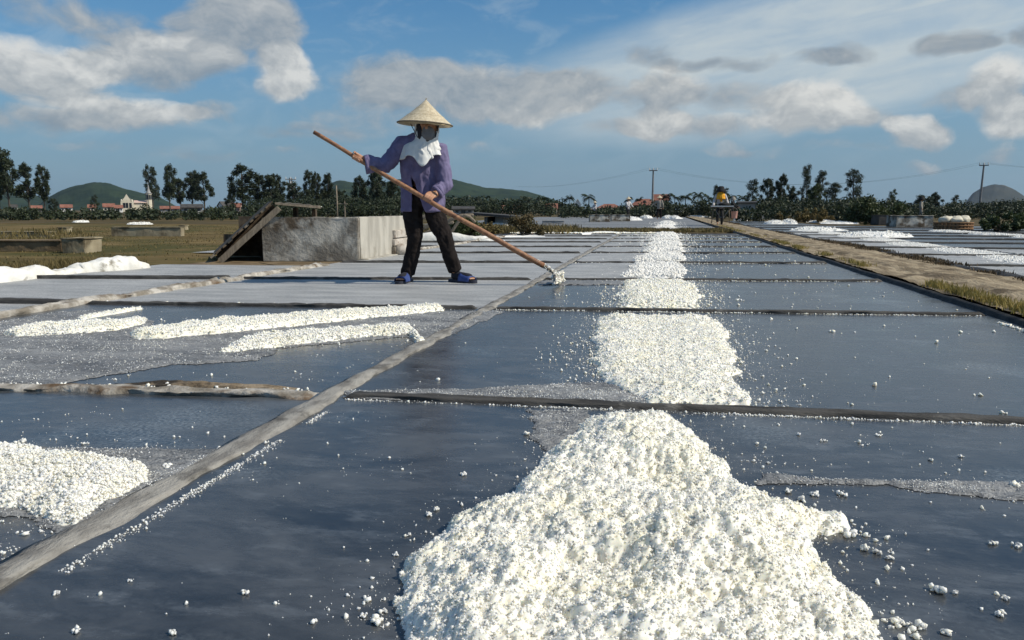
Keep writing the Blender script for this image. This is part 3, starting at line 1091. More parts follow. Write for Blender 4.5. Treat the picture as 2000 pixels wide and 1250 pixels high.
salt_heap('salt_furrow', px_poly([(428, 692), (470, 672), (510, 662), (600, 656), (700, 649), (800, 641), (812, 652), (828, 668), (815, 672), (798, 656), (700, 662), (620, 672), (540, 680), (480, 688)]), .028, .055, .009,
          [(6500, .002, .0052, 0), (500, .004, .008, 1)], 'raked strip of salt nearest the long grey ridge, hooked at its right end', 'raked salt strips', rag=.02, seed=44, crumbs=(240, .15), cat='salt strip')

salt_heap('salt_furrow', px_poly([(150, 622), (200, 613), (276, 602), (278, 604), (215, 615), (160, 625)]), .010, .03, .009,
          [(350, .002, .0055, 1)], 'thin faint line of salt behind the short raked strip at left', 'raked salt strips', rag=.02, seed=45, crumbs=(60, .1), cat='salt strip')

# grey crystal crust where the floor has not been raked clean
crust('salt_crust', [(-300, 690), (-250, 752), (110, 750), (340, 712), (500, 704), (528, 690), (540, 680), (800, 657), (828, 672), (985, 609), (860, 609), (640, 630), (300, 660), (285, 645), (288, 628), (200, 630), (100, 642), (150, 622), (220, 606), (120, 610), (-100, 645)], .0015, .018, .03, M_CRUST, 51, grains=9000, gsize=.0018)
crust('salt_crust', [(660, 765), (900, 762), (1050, 754), (1180, 748), (1300, 785), (1320, 792), (1000, 786), (700, 778)], .0015, .008, .012, M_CRUST, 52, grains=2500, gsize=.0016)
crust('salt_crust', [(1035, 803), (1140, 800), (1180, 880), (1060, 905), (1045, 860), (1040, 830)], .001, .006, .05, M_CRUST, 53, grains=700, gsize=.0013)
crust('salt_crust', [(-200, 868), (200, 878), (440, 882), (330, 945), (140, 1050), (60, 1010), (-200, 1010)], .0015, .008, .02, M_CRUST, 54, grains=3500, gsize=.0014)
crust('salt_crust', [(1490, 925), (1560, 936), (1750, 940), (2050, 950), (2200, 960), (2200, 985), (1990, 975), (1800, 962), (1740, 950), (1560, 944), (1480, 945)], .0015, .007, .025, M_CRUST, 55, grains=1100, gsize=.0012)
for k in range(3, 10):
    crust('salt_crust', [(XM + .07, ry(k - 1, XM) + .05), (-.18, ry(k - 1, -.2) + .05), (-.05, ry(k, 0) - .05), (XM + .07, ry(k, XM) - .05)], .004, .06, .05, M_CRUST_PALE, 60 + k, px=False)
crust('salt_crust', [(XM + .07, ry(1, XM) + 1.62), (-.3, ry(1, -.2) + 1.72), (-.3, ry(2, -.3) - .05), (XM + .07, ry(2, XM) - .05)], .004, .03, .05, M_CRUST, 59, px=False)
crust('salt_crust', [(3.36, 4), (4.95, 4), (5.0, 16), (4.9, 24), (3.36, 24)], .002, .05, .1, M_CRUST_PALE, 71, px=False)
crust('salt_crust', [(5.1, 12.3), (6.5, 12.0), (6.5, 13.8), (5.1, 13.8)], .004, .06, .1, M_CRUST_PALE, 72, px=False)

# salt rows right of the path
for i, (a, b) in enumerate(zip(RROWS[2:10], RROWS[3:11])):
    x0 = 4.55 + random.uniform(-.05, .05)
    salt_heap('salt_heap', [(x0 - .34, a + .15), (x0 + .26, a + .12), (x0 + .36, (a + b) / 2), (x0 + .28, b - .15), (x0 - .24, b - .12), (x0 - .4, (a + b) / 2)], .020, .25, .03,
              [(1700, .004, .011, 0)], 'white salt heap right of the sandy path, %s from the right edge' % ORD[i], 'salt row right of the path', rag=.09, seed=80 + i, material=M_SALT_FAR, crumbs=(150, .5), ns=3)
for i, (a, b) in enumerate(((16.4, 18.3), (18.6, 20.5), (20.8, 22.9), (23.2, 25.8))):
    x0 = 8.7 - .1 * i
    salt_heap('salt_heap', [(x0 - .3, a), (x0 + .3, a), (x0 + .3, b), (x0 - .35, b)], .022, .25, .04,
              [(1100, .008, .016, 0)], 'white salt heap in front of the round sack basket, %s from the right edge' % ORD[i], 'salt row before the basket', rag=.09, seed=90 + i, material=M_SALT_FAR, crumbs=(80, .4), ns=3)


def cone_heap(px, py, w, h, label, seed):
    x, y = gp(px, py)
    n = 9
    poly = [(x + w / 2 * math.cos(2 * math.pi * i / n) * random.uniform(.8, 1.2), y + w / 2 * math.sin(2 * math.pi * i / n) * random.uniform(.8, 1.2)) for i in range(n)]
    return salt_heap('salt_mound', poly, h, w * .5, w / 22, [(260, .012, .03, 0)], label, 'small far salt mounds', rag=w * .08, seed=seed, material=M_SALT_FAR, ns=2, na=.25, power=.8)


for i, (px, py, w, h, lb) in enumerate([
        (1448, 430.5, .9, .22, 'small conical salt mound by the grey shed behind the handcart'),
        (1512, 437, 1.0, .14, 'flat salt mound just right of the handcart on the dark pans'),
        (1540, 437, .8, .17, 'pointed salt mound, right one of the pair near the handcart'),
        (1560, 431, 1.5, .14, 'low long salt mound before the pale wall behind the right pans'),
        (1605, 434, 1.8, .10, 'very low spread salt mound under the tall trees at right'),
        (1590, 450, 1.6, .08, 'spread of salt in the middle of the right pans'),
        (1700, 462, 1.7, .10, 'bright spread of salt at the head of the right salt row'),
        (1640, 437, 1.6, .08, 'thin salt mound farthest right before the olive bush'),
        (1263, 426, 1.1, .22, 'salt mound left of the grey worker in the distance'),
        (1302, 426, .9, .20, 'salt mound just right of the grey worker in the distance'),
        (1318, 427, .9, .18, 'rightmost salt mound beside the grey worker in the distance'),
        (1234, 430, 1.4, .20, 'salt mound at the right end of the low grey walls'),
        (1365, 424, 2.2, .14, 'flat salt mound left of the handcart beyond the path'),
        (158, 434, .8, .06, 'small white salt patch behind the long low wall'),
        (275, 438, 1.0, .06, 'low salt patch just above the long low wall'),
        (1335, 413.6, 4.0, 1.3, 'tall far salt mound seen in the dark gap of the hedge')]):
    cone_heap(px, py, w, h, lb, 130 + i)


# loose crumbs lying on the floors, and the crystal line at the foot of each ridge
def crumb_field(n, quad, r0, r1, seed, power=4, name='salt_crumbs', avoid=()):
    r = np.random.default_rng(seed)
    P = np.zeros((0, 2))
    q = np.asarray(px_poly(quad))
    lo, hi = q.min(0), q.max(0)
    while len(P) < n:
        c = lo + (hi - lo) * r.random((n * 3, 2))
        k = poly_sd(q, c[:, 0], c[:, 1]) > 0
        k &= r.random(len(c)) < np.clip((fbm(c[:, 0] * 4.5, c[:, 1] * 4.5, octv=4, seed=seed, gain=.6) - .50) * 7, .02, 1)
        P = np.concatenate([P, c[k]])
    P = P[:n]
    R = r0 + (r1 - r0) * r.random(n) ** power
    # a third of them are little clusters
    m = n // 3
    j = r.integers(0, n, m)
    P = np.concatenate([P, P[j] + r.normal(0, 1, (m, 2)) * (R[j] * 1.5)[:, None]])
    R = np.concatenate([R, R[j] * (.3 + .5 * r.random(m))])
    return np.column_stack([P, R * .5]), R


def chunks(items, seed=33):
    """single lumps of clotted salt: a handful of grains stuck together"""
    r = np.random.default_rng(seed)
    P, R = [], []
    for (px, py, s) in items:
        x, y = gp(px, py)
        for _ in range(9):
            q = s * (.30 + .35 * r.random())
            P.append((x + r.normal(0, s * .55), y + r.normal(0, s * .45), q * .6 + abs(r.normal(0, s * .22))))
            R.append(q)
    return np.array(P), np.array(R)


def crumbs_object(parts, label):
    P = np.concatenate([p for p, _ in parts])
    R = np.concatenate([r for _, r in parts])
    big = R > .0024
    v1, f1 = lumps(P[~big], R[~big], 0, 5, .5)
    v2, f2 = lumps(P[big], R[big], 1, 6, .45)
    V = np.concatenate([v1, v2])
    F = np.concatenate([f1, f2 + len(v1)])
    o = link('salt_crumbs', mesh_from('salt_crumbs', V, F, True), M_SALT)
    return stuff(o, label, 'salt crumbs')


crumbs_object([
    crumb_field(127, [(0, 1160), (620, 800), (1040, 800), (760, 1080), (700, 1250), (0, 1250)], 0.00096, 0.00465, 1, 5.0),
    crumb_field(45, [(0, 1120), (300, 1130), (750, 1160), (760, 1250), (0, 1250)], 0.0012, 0.00558, 2, 4.0),
    crumb_field(127, [(1400, 800), (2000, 830), (2000, 1250), (1760, 1250), (1640, 1100), (1680, 1010), (1480, 930)], 0.00096, 0.00496, 3, 5.0),
    crumb_field(67, [(1450, 940), (1720, 1010), (1800, 1250), (1700, 1250), (1620, 1090), (1660, 1040)], 0.0015, 0.00682, 4, 3.5),
    crumb_field(45, [(1380, 830), (1700, 850), (1700, 920), (1480, 920)], 0.0015, 0.00558, 14, 4.0),
    crumb_field(45, [(0, 790), (560, 800), (430, 878), (0, 870)], 0.0015, 0.00496, 5, 4.0),
    crumb_field(52, [(0, 1000), (140, 1040), (0, 1110)], 0.0012, 0.00434, 15, 4.0),
    chunks([(905, 928, .0085), (1028, 849, .0085), (733, 1218, .012), (752, 1196, .006), (852, 996, .006), (838, 1008, .007), (775, 1085, .005), (800, 1046, .005),
            (1662, 1046, .012), (1690, 1076, .010), (1712, 1082, .008), (1738, 1092, .007), (1640, 1022, .009), (1938, 1063, .007), (1830, 1158, .011), (1868, 1160, .005),
            (1983, 953, .013), (1988, 1068, .007), (1966, 1172, .006), (1955, 1202, .007), (1760, 1222, .011), (1800, 1228, .009), (1845, 1240, .008), (1645, 968, .008),
            (1568, 978, .009), (1590, 968, .008), (1540, 962, .008), (1608, 862, .006), (1500, 905, .005), (1820, 900, .006), (1876, 893, .006), (1715, 852, .007), (1560, 850, .006),
            (480, 1160, .006), (148, 1236, .006), (340, 1238, .006), (110, 1160, .006), (255, 1135, .004), (710, 1205, .005), (520, 866, .006), (325, 915, .012), (45, 865, .010), (165, 868, .007)]),
], 'white salt crumbs scattered over the dark foreground pans')
crumbs_object([
    crumb_field(111, [(1430, 620), (1900, 622), (2000, 660), (2000, 815), (1500, 790)], 0.0015, 0.01054, 6, 6.0),
    crumb_field(37, [(980, 620), (1160, 612), (1180, 740), (760, 752)], 0.0018, 0.00868, 7, 5.0),
    crumb_field(93, [(1370, 552), (1680, 552), (1880, 608), (1380, 604)], 0.0024, 0.00992, 8, 5.0),
    crumb_field(41, [(1060, 556), (1215, 552), (1210, 602), (1010, 600)], 0.0024, 0.00992, 9, 5.0),
    crumb_field(120, [(1340, 500), (1560, 500), (1680, 545), (1350, 545)], 0.003, 0.0124, 10, 5.0),
    crumb_field(139, [(1330, 460), (1440, 460), (1540, 496), (1340, 496)], 0.0048, 0.01488, 11, 4.0),
    crumb_field(41, [(150, 745), (520, 705), (810, 665), (690, 745)], 0.0018, 0.00682, 12, 5.0),
    crumb_field(32, [(300, 605), (840, 606), (300, 648)], 0.0018, 0.00682, 13, 5.0),
], 'white salt crumbs scattered over the pans farther back')
foot = []
for k in range(0, 9):
    r = np.random.default_rng(400 + k)
    n = (2400, 1500, 900, 700, 500, 400, 300, 300, 300)[k]
    x = XM + .08 + (XP - XM - .1) * r.random(n)
    dens = fbm(x * 3, x * 0 + k, octv=4, seed=k)
    x = x[r.random(n) < np.clip((dens - .25) * 2.6, .08, 1)]
    y = np.array([ry(k, q) for q in x]) - .042 - np.abs(r.normal(0, .007 + .002 * k, len(x)))
    R = (.0011 + .0006 * k) + (.0032 + .0010 * k) * r.random(len(x)) ** 5
    foot.append((np.column_stack([x, y, R * .6]), R))
    if k in (0, 1):
        x2 = XM - .1 - 2.6 * r.random(160)
        y2 = np.array([ryl(k, q) for q in x2]) + .06 + np.abs(r.normal(0, .02, 160))
        R2 = .003 + .006 * r.random(160) ** 4
        foot.append((np.column_stack([x2, y2, R2 * .6]), R2))
r = np.random.default_rng(500)
y = .8 + 1.6 * r.random(1500) ** .8
x = XM + .075 + np.abs(r.normal(0, .010, 1500)) * np.clip(2.2 - y * .6, .6, 2)
k = fbm(y * 5, y * 0, seed=44) > .42
R = .0009 + .0022 * r.random(1500) ** 3
foot.append((np.column_stack([x, y, R * .6])[k], R[k]))
y = 3.0 + 1.8 * r.random(500)
x = XP - .02 - np.abs(r.normal(0, .012, 500))
R = .003 + .006 * r.random(500) ** 3
foot.append((np.column_stack([x, y, R * .6]), R))
n = 2500
x = -4.0 + 4.0 * r.random(n)
y = np.array([ry(9, q) for q in x]) + .1 + .25 * r.random(n)
R = .01 + .025 * r.random(n) ** 2
foot.append((np.column_stack([x, y, R * .6]), R))
crumbs_object(foot, 'thin white lines of salt crystals along the feet of the ridges')

# ------------------------------------------------------------------ vegetation
def leaf_quads(C, size, r, elong=1.6, droop=0.0):
    """one small quad per centre, random turn"""
    n = len(C)
    u = r.normal(0, 1, (n, 3))
    u[:, 2] -= droop
    u /= np.linalg.norm(u, axis=1)[:, None]
    w = r.normal(0, 1, (n, 3))
    w -= (w * u).sum(1)[:, None] * u
    w /= np.linalg.norm(w, axis=1)[:, None]
    s = size * (.6 + .8 * r.random(n))
    u = u * (s * elong / 2)[:, None]
    w = w * (s / 2)[:, None]
    V = np.stack([C - u, C + w * .9, C + u, C - w * .9], 1).reshape(-1, 3)
    F = np.arange(n * 4).reshape(n, 4)
    return V, F


def clump_points(centers, radii, n, r, shell=.55):
    """points spread through ellipsoids, denser to the outside"""
    centers = np.asarray(centers, float)
    radii = np.asarray(radii, float)
    vol = radii.prod(1) ** (2 / 3)
    k = r.choice(len(centers), n, p=vol / vol.sum())
    d = r.normal(0, 1, (n, 3))
    d /= np.linalg.norm(d, axis=1)[:, None]
    rad = shell + (1 - shell) * r.random(n)
    rad *= 1 + .25 * (r.random(n) - .5)
    return centers[k] + d * rad[:, None] * radii[k]


def tree_meshes(kind, seed):
    """unit-height tree: returns trunk mesh, crown mesh"""
    r = np.random.default_rng(seed)
    rd = random.Random(seed)
    mb = MB()
    C, R = [], []
    if kind == 'euca':          # tall bare trunk, narrow broken crown
        lean = rd.uniform(-.05, .05)
        top = Vector((lean, rd.uniform(-.03, .03), .93))
        pts = [Vector((lean * t ** 2 + .012 * math.sin(5 * t + seed), .01 * math.cos(4 * t + seed), .93 * t)) for t in np.linspace(0, 1, 9)]
        mb.tube(pts, [.017 * (1 - .8 * t) + .002 for t in np.linspace(0, 1, 9)], 7)
        n = rd.randint(17, 22)
        for i in range(n):
            t = .34 + .64 * (i + rd.random()) / n
            env = .16 * math.sin(math.pi * min(1, (t - .22) / .80)) ** .7 + .02
            a = i * 2.4 + rd.uniform(-.6, .6)
            rr = env * rd.uniform(.35, 1.0)
            c = Vector((math.cos(a) * rr + lean * t * t, math.sin(a) * rr, t))
            b = pts[min(8, int((t - .12) * 8.6))]
            mb.tube([b, b.lerp(c, .55) + Vector((0, 0, -.012)), c], [.006, .004, .002], 5)
            q = rd.uniform(.055, .095) * (1.15 - .35 * t)
            C.append(c)
            R.append((q * 1.05, q * 1.05, q * rd.uniform(.9, 1.4)))
        n_leaf, ls = 5200, .014
    elif kind == 'broad':       # full crown from near the ground
        pts = [Vector((.01 * math.sin(4 * t + seed), .01 * math.cos(3 * t), .85 * t)) for t in np.linspace(0, 1, 7)]
        mb.tube(pts, [.024 * (1 - .8 * t) + .003 for t in np.linspace(0, 1, 7)], 7)
        n = rd.randint(24, 30)
        for i in range(n):
            t = .14 + .82 * (i + rd.random()) / n
            env = .30 * math.sin(math.pi * min(1, (t - .02) / 1.02)) ** .6
            a = i * 2.4 + rd.uniform(-.6, .6)
            rr = env * rd.uniform(.3, 1.0)
            c = Vector((math.cos(a) * rr, math.sin(a) * rr, t))
            b = pts[min(6, int(t * 5.5))]
            mb.tube([b, b.lerp(c, .5), c], [.007, .005, .002], 5)
            q = rd.uniform(.06, .12)
            C.append(c)
            R.append((q, q, q * rd.uniform(.8, 1.1)))
        n_leaf, ls = 6500, .017
    elif kind == 'wispy':       # casuarina-like plumes
        pts = [Vector((.04 * math.sin(3 * t + seed), .02 * math.cos(3 * t), .9 * t)) for t in np.linspace(0, 1, 7)]
        mb.tube(pts, [.02 * (1 - .8 * t) + .003 for t in np.linspace(0, 1, 7)], 7)
        n = rd.randint(16, 21)
        for i in range(n):
            t = .2 + .78 * (i + rd.random()) / n
            env = .24 * (1.1 - t) ** .5
            a = i * 2.4 + rd.uniform(-.8, .8)
            rr = env * rd.uniform(.4, 1.1)
            b = pts[min(6, int(t * 6))]
            c = Vector((b.x + math.cos(a) * rr, b.y + math.sin(a) * rr, t + .05))
            mb.tube([b, b.lerp(c, .5), c], [.006, .004, .002], 5)
            q = rd.uniform(.06, .11)
            C.append(c)
            R.append((q * 1.2, q * 1.2, q * rd.uniform(.7, 1.0)))
        n_leaf, ls = 5000, .012
    P = clump_points([c[:] for c in C], R, n_leaf, r, .2)
    v, f = leaf_quads(P, ls * 1.25, r, 2.0, droop=.4)
    return mb.mesh('trunk', True), mesh_from('crown', v, f)


def palm_meshes(seed):
    rd = random.Random(seed)
    mb = MB()
    lean = rd.uniform(-.08, .08)
    pts = [Vector((lean * t * t, 0, .74 * t)) for t in np.linspace(0, 1, 7)]
    mb.tube(pts, [.030 - .012 * t for t in np.linspace(0, 1, 7)], 8)
    cr = MB()
    top = pts[-1]
    for i in range(15):
        a = i * 2.4 + rd.uniform(-.3, .3)
        up = rd.uniform(-.02, .55)
        dr = rd.uniform(.05, .38)
        L = rd.uniform(.32, .42)
        d = Vector((math.cos(a), math.sin(a), 0))
        spine = [top + d * L * t + Vector((0, 0, up * t - (up * .6 + dr) * t * t)) for t in np.linspace(0, 1, 8)]
        side = Vector((-d.y, d.x, 0))
        for j in range(7):
            p, q = spine[j], spine[j + 1]
            w = .11 * math.sin(math.pi * (j + 1) / 8.5) + .012
            for s in (-1, 1):
                for h in (0, .33, .66):
                    b = p.lerp(q, h)
                    tip = b + side * s * w * 1.5 + d * .045 + Vector((0, 0, -w * .55))
                    cr.add([b, b + d * .036, tip], [(0, 1, 2)])
        cr.tube(spine, [.003 * (1 - t * .8) for t in np.linspace(0, 1, 8)], 4, cap=False)
    return mb.mesh('trunk', True), cr.mesh('crown')


TREE_DATA = {}
for kd, n in (('euca', 6), ('broad', 4), ('wispy', 4)):
    TREE_DATA[kd] = [tree_meshes(kd, 100 + i * 7 + len(kd)) for i in range(n)]
TREE_DATA['palm'] = [palm_meshes(300 + i) for i in range(3)]


def tree(name, kind, var, px, top, base, wpx, depth, label, group, leaf, bark=None, cat='tree'):
    """a tree whose crown tops out at that pixel height, at that depth"""
    p = at(px, 410, depth)
    z1 = at(px, top, depth).z
    h = z1 + .03
    o = thing(name, label, cat, (p.x, p.y, -.03), rotz=random.uniform(0, 6.28), group=group)
    t, c = TREE_DATA[kind][var % len(TREE_DATA[kind])]
    unit = {'euca': .36, 'broad': .72, 'wispy': .55, 'palm': .8}[kind]
    sx = wpx * depth / F_PX / unit
    for nm, me, mt in (('trunk', t, bark or M_BARK_D), ('crown', c, leaf)):
        key = (me.name, mt.name)
        if key not in TREE_DATA:
            m2 = me if not me.materials else me.copy()
            m2.materials.clear()
            m2.materials.append(mt)
            TREE_DATA[key] = m2
        q = link(nm, TREE_DATA[key], None, o)
        q.scale = (sx if nm == 'crown' else (sx + h) / 2, sx if nm == 'crown' else (sx + h) / 2, h / (.98 if kind != 'palm' else .9))
        if nm == 'trunk':
            q.scale = (sx, sx, q.scale[2])
    return o


G_L = 'eucalyptus trees on the left skyline'
left_trees = [
    (1, 322, 18, 95, 'euca', 'loose dark eucalyptus cut off by the left edge of the picture'),
    (18, 293, 38, 95, 'euca', 'tallest dark eucalyptus at the left edge of the picture'),
    (57, 323, 40, 110, 'euca', 'wide broken eucalyptus left of the round hill, second group'),
    (87, 326, 26, 112, 'euca', 'narrow eucalyptus standing against the left foot of the round hill'),
    (299, 327, 28, 300, 'euca', 'slim eucalyptus growing right beside the church tower'),
    (333, 325, 28, 135, 'euca', 'narrow eucalyptus first in the group right of the church'),
    (353, 350, 26, 138, 'euca', 'low eucalyptus squeezed in the middle of the group right of the church'),
    (377, 336, 34, 132, 'euca', 'dark eucalyptus third in the group right of the church'),
    (399, 339, 36, 130, 'euca', 'wide eucalyptus ending the group right of the church'),
    (473, 325, 46, 105, 'euca', 'big top-heavy eucalyptus left of the wooden lean-to'),
    (452, 371, 30, 120, 'broad', 'small round tree over the pink house left of the lean-to'),
    (511, 343, 36, 108, 'euca', 'dark eucalyptus straight above the lean-to roof'),
    (531, 342, 28, 106, 'euca', 'dark eucalyptus with a leaning top right of the big top-heavy one'),
    (547, 343, 24, 112, 'euca', 'thin see-through eucalyptus left of the double power pole'),
    (573, 357, 44, 100, 'broad', 'round dark tree behind the double power pole'),
    (606, 336, 26, 108, 'euca', 'slim pale eucalyptus right of the double power pole'),
    (622, 340, 20, 110, 'euca', 'slimmest eucalyptus of the three above the plaster shed'),
    (640, 342, 26, 108, 'euca', 'dense eucalyptus right of the three above the plaster shed'),
    (664, 372, 44, 100, 'broad', 'low dark tree behind the thin bare post'),
    (704, 345, 30, 98, 'euca', 'eucalyptus with a flat tuft under the pole, left of the worker'),
    (737, 334, 50, 96, 'broad', 'big pyramid-shaped dark tree left of the worker\'s hip'),
    (768, 352, 44, 98, 'broad', 'dark tree half hidden by the left side of the worker'),
    (600, 372, 50, 102, 'broad', 'low dark tree under the slim pale eucalyptus'),
    (540, 378, 50, 104, 'broad', 'low dark tree just above the peak of the lean-to'),
    (105, 388, 22, 150, 'broad', 'small dark tree below the left slope of the round hill'),
    (186, 383, 20, 150, 'wispy', 'small ragged tree in front of the round hill, left of the church'),
]
for i, (px, top, w, d, kd, lb) in enumerate(left_trees):
    tree('eucalyptus_tree' if kd == 'euca' else 'broad_tree' if kd == 'broad' else 'ragged_tree', kd, i, px, top, 410, w, d, lb, G_L if kd == 'euca' else None, M_LEAF_DARK, M_BARK_D)
right_trees = [
    (1412, 372, 34, 75, 'wispy', 'feathery tree directly behind the hat of the cart pusher'),
    (1398, 366, 20, 78, 'wispy', 'thin plume-like tree left of the cart pusher\'s hat'),
    (1470, 356, 32, 66, 'wispy', 'lone tufted tree between the cart pusher and the tall trees'),
    (1498, 350, 40, 68, 'broad', 'leftmost tree of the tall dense clump at right'),
    (1524, 343, 40, 66, 'broad', 'tree with two rounded tops in the tall clump at right'),
    (1545, 366, 40, 64, 'broad', 'lower bushy tree in the middle of the tall clump at right'),
    (1572, 330, 30, 68, 'wispy', 'tallest knobbly tree of the clump at right'),
    (1602, 341, 42, 66, 'wispy', 'tree with a ragged top blown to the right in the tall clump'),
    (1590, 362, 50, 62, 'broad', 'bright green bushy tree below the ragged-topped one'),
    (1630, 362, 44, 64, 'wispy', 'smoke-grey feathery tree right of the tall clump'),
    (1662, 338, 44, 66, 'wispy', 'tree with a bent flag-shaped top, last of the tall ones at right'),
    (1690, 384, 46, 60, 'broad', 'low dark tree at the foot of the flag-topped tree'),
    (1742, 374, 26, 58, 'wispy', 'slender yellow-green sapling above the olive bush'),
    (1800, 382, 60, 75, 'broad', 'brownish broad tree right of the olive bush'),
    (1826, 377, 32, 76, 'broad', 'small rounded tree standing highest right of the olive bush'),
    (1866, 384, 26, 80, 'wispy', 'spiky little tree left of the right-hand power pole'),
]
for i, (px, top, w, d, kd, lb) in enumerate(right_trees):
    tree('feathery_tree' if kd == 'wispy' else 'broad_tree', kd, i + 1, px, top, 410, w, d, lb, None, M_LEAF_MID if i in (8, 12) else M_LEAF_DARK, M_BARK_D)
palms = [
    (1112, 381, 22, 130, 'left coconut palm beside the white gable'), (1150, 378, 32, 120, 'bushy coconut palm right of the white gable'),
    (1226, 385, 18, 130, 'small palm left of the far power pole'), (1247, 385, 18, 130, 'small palm by the red roofs under the power pole'),
    (1300, 377, 24, 100, 'dark palm directly right of the grey worker\'s hat'), (1318, 378, 24, 100, 'palm second to the right of the grey worker'),
    (1338, 378, 30, 96, 'spreading palm in the middle between grey worker and cart pusher'), (1363, 374, 26, 92, 'tall-fronded palm left of the cart pusher'),
    (1384, 379, 24, 92, 'low palm touching the cart pusher\'s left shoulder'), (1428, 378, 28, 90, 'palm just right of the cart pusher\'s head'),
    (1450, 380, 24, 88, 'last palm right of the cart pusher, before the lone tufted tree')]
for i, (px, top, w, d, lb) in enumerate(palms):
    tree('coconut_palm', 'palm', i, px, top, 410, w, d, lb, 'coconut palms in the distance', M_LEAF_PALM, M_BARK_D)


def hedge(name, runs, n, size, material, label, seed, cat='hedge'):
    """far dark belt of shrubs: leaf clumps along a line.  runs: (px0, px1, top0, top1, depth)"""
    r = np.random.default_rng(seed)
    C, R = [], []
    for (a, b, t0, t1, dep) in runs:
        m = max(3, int(abs(b - a) / 7))
        for i in range(m):
            u = (i + r.random()) / m
            px = a + (b - a) * u
            d = dep * (1 + .10 * (r.random() - .5))
            top = t0 + (t1 - t0) * u + r.normal(0, 2.0) - 6 * max(0, float(fbm(np.array([px * .035]), np.array([seed * 1.0]), octv=3, seed=seed)[0]) - .45) / .3 * 1.0 + 2
            p = at(px, 410, d)
            h = max(at(px, top, d).z, .3)
            for lv in (.3, .68):
                q = h * r.uniform(.30, .42)
                C.append((p.x, p.y + r.normal(0, .4), h * lv + r.uniform(-.05, .05)))
                R.append((max(q, 5 * d / F_PX) * 1.25, max(q, 5 * d / F_PX) * 1.25, q))
    P = clump_points(C, R, n, r, .4)
    P[:, 2] = np.abs(P[:, 2])
    v, f = leaf_quads(P, size, r, 1.6)
    return stuff(link(name, mesh_from(name, v, f), material), label, cat)


hedge('far_shrub_belt', [(-80, 240, 408, 408, 62), (240, 480, 408, 409, 60), (480, 820, 400, 396, 60), (480, 800, 388, 384, 88), (-80, 500, 409, 411, 50)], 46000, .12, M_LEAF_DARK, 'dark shrub belt along the left horizon below the trees', 401)
hedge('far_shrub_belt', [(780, 960, 392, 392, 110), (860, 1080, 398, 396, 85), (1060, 1240, 400, 401, 75), (1240, 1420, 397, 392, 70), (1090, 1260, 404, 405, 62)], 28000, .14, M_LEAF_DARK, 'dark shrub belt in the middle distance behind the far workers', 402)
hedge('far_shrub_belt', [(1400, 1700, 392, 386, 60), (1440, 1720, 405, 402, 44), (1690, 2060, 396, 393, 70), (1760, 2060, 404, 404, 55), (1640, 1780, 396, 398, 40)], 42000, .11, M_LEAF_DARK, 'dark shrub belt behind the pans at right', 403)
hedge('far_wood', [(800, 1100, 382, 388, 180), (640, 820, 384, 380, 160)], 7000, .5, M_LEAF_DARK, 'wooded fringe at the foot of the long hill', 404)


def bush(name, px, base_py, wpx, hpx, n, size, material, label, seed, depth=None):
    r = np.random.default_rng(seed)
    x, y = gp(px, base_py)
    d = math.hypot(x, y) if depth is None else depth
    k = d / F_PX
    W, H = wpx * k, hpx * k
    o = thing(name, label, 'bush', (x, y, -.02))
    mb = MB()
    C, R = [], []
    m = 16
    for i in range(m):
        a = r.uniform(0, 6.28)
        rr = W * .42 * math.sqrt(r.random())
        z = H * r.uniform(.22, .85) * (1 - .5 * (rr / (W * .5)) ** 2)
        C.append((math.cos(a) * rr, math.sin(a) * rr * .6, z))
        q = H * r.uniform(.16, .28)
        R.append((q * 1.2, q * 1.2, q))
        mb.tube([(0, 0, 0), (C[-1][0] * .5, C[-1][1] * .5, z * .6), C[-1]], [.012 * H + .004, .008 * H + .003, .003 * H + .002], 5)
    # upright sprays
    S = []
    for i in range(26):
        c = C[r.integers(0, m)]
        dx, dy = r.normal(0, .12 * H, 2)
        for t in np.linspace(0, 1, 12):
            S.append((c[0] + dx * t, c[1] + dy * t, c[2] + H * .30 * t))
    P = clump_points(C, R, n, r, .3)
    P = np.concatenate([P, np.asarray(S) + r.normal(0, size * .5, (len(S), 3))])
    P[:, 2] = np.abs(P[:, 2])
    v, f = leaf_quads(P, size, r, 1.7)
    mb.build('stem', M_BARK_D, o)
    link('foliage', mesh_from('foliage', v, f), material, o)
    return o


bush('bush', 1020, 459, 96, 42, 3200, .035, M_LEAF_BRONZE, 'bronze-green bush right of the small pale shed', 421, 20)
bush('bush', 905, 463, 80, 50, 3000, .04, M_LEAF_MID, 'overgrown olive bush between the worker and the pole', 422, 19)
bush('bush', 955, 460, 60, 26, 1600, .04, M_GRASS_G, 'low brownish bush at the left of the small pale shed', 423, 20)
bush('bush', 1712, 437, 130, 60, 4200, .075, M_LEAF_MID, 'large olive-green bush at the far end of the right pans', 424, 36)
bush('bush', 1960, 452, 130, 34, 2600, .06, M_LEAF_MID, 'low dark green bush at the right edge behind the salt basket', 425, 26)
bush('bush', 1590, 434, 180, 26, 3000, .09, M_GRASS_G, 'long low olive scrub under the tall trees at right', 426, 40)
bush('bush', 700, 425, 90, 36, 2600, .12, M_LEAF_DARK, 'dark thicket left of the worker above the plaster shed', 427, 60)


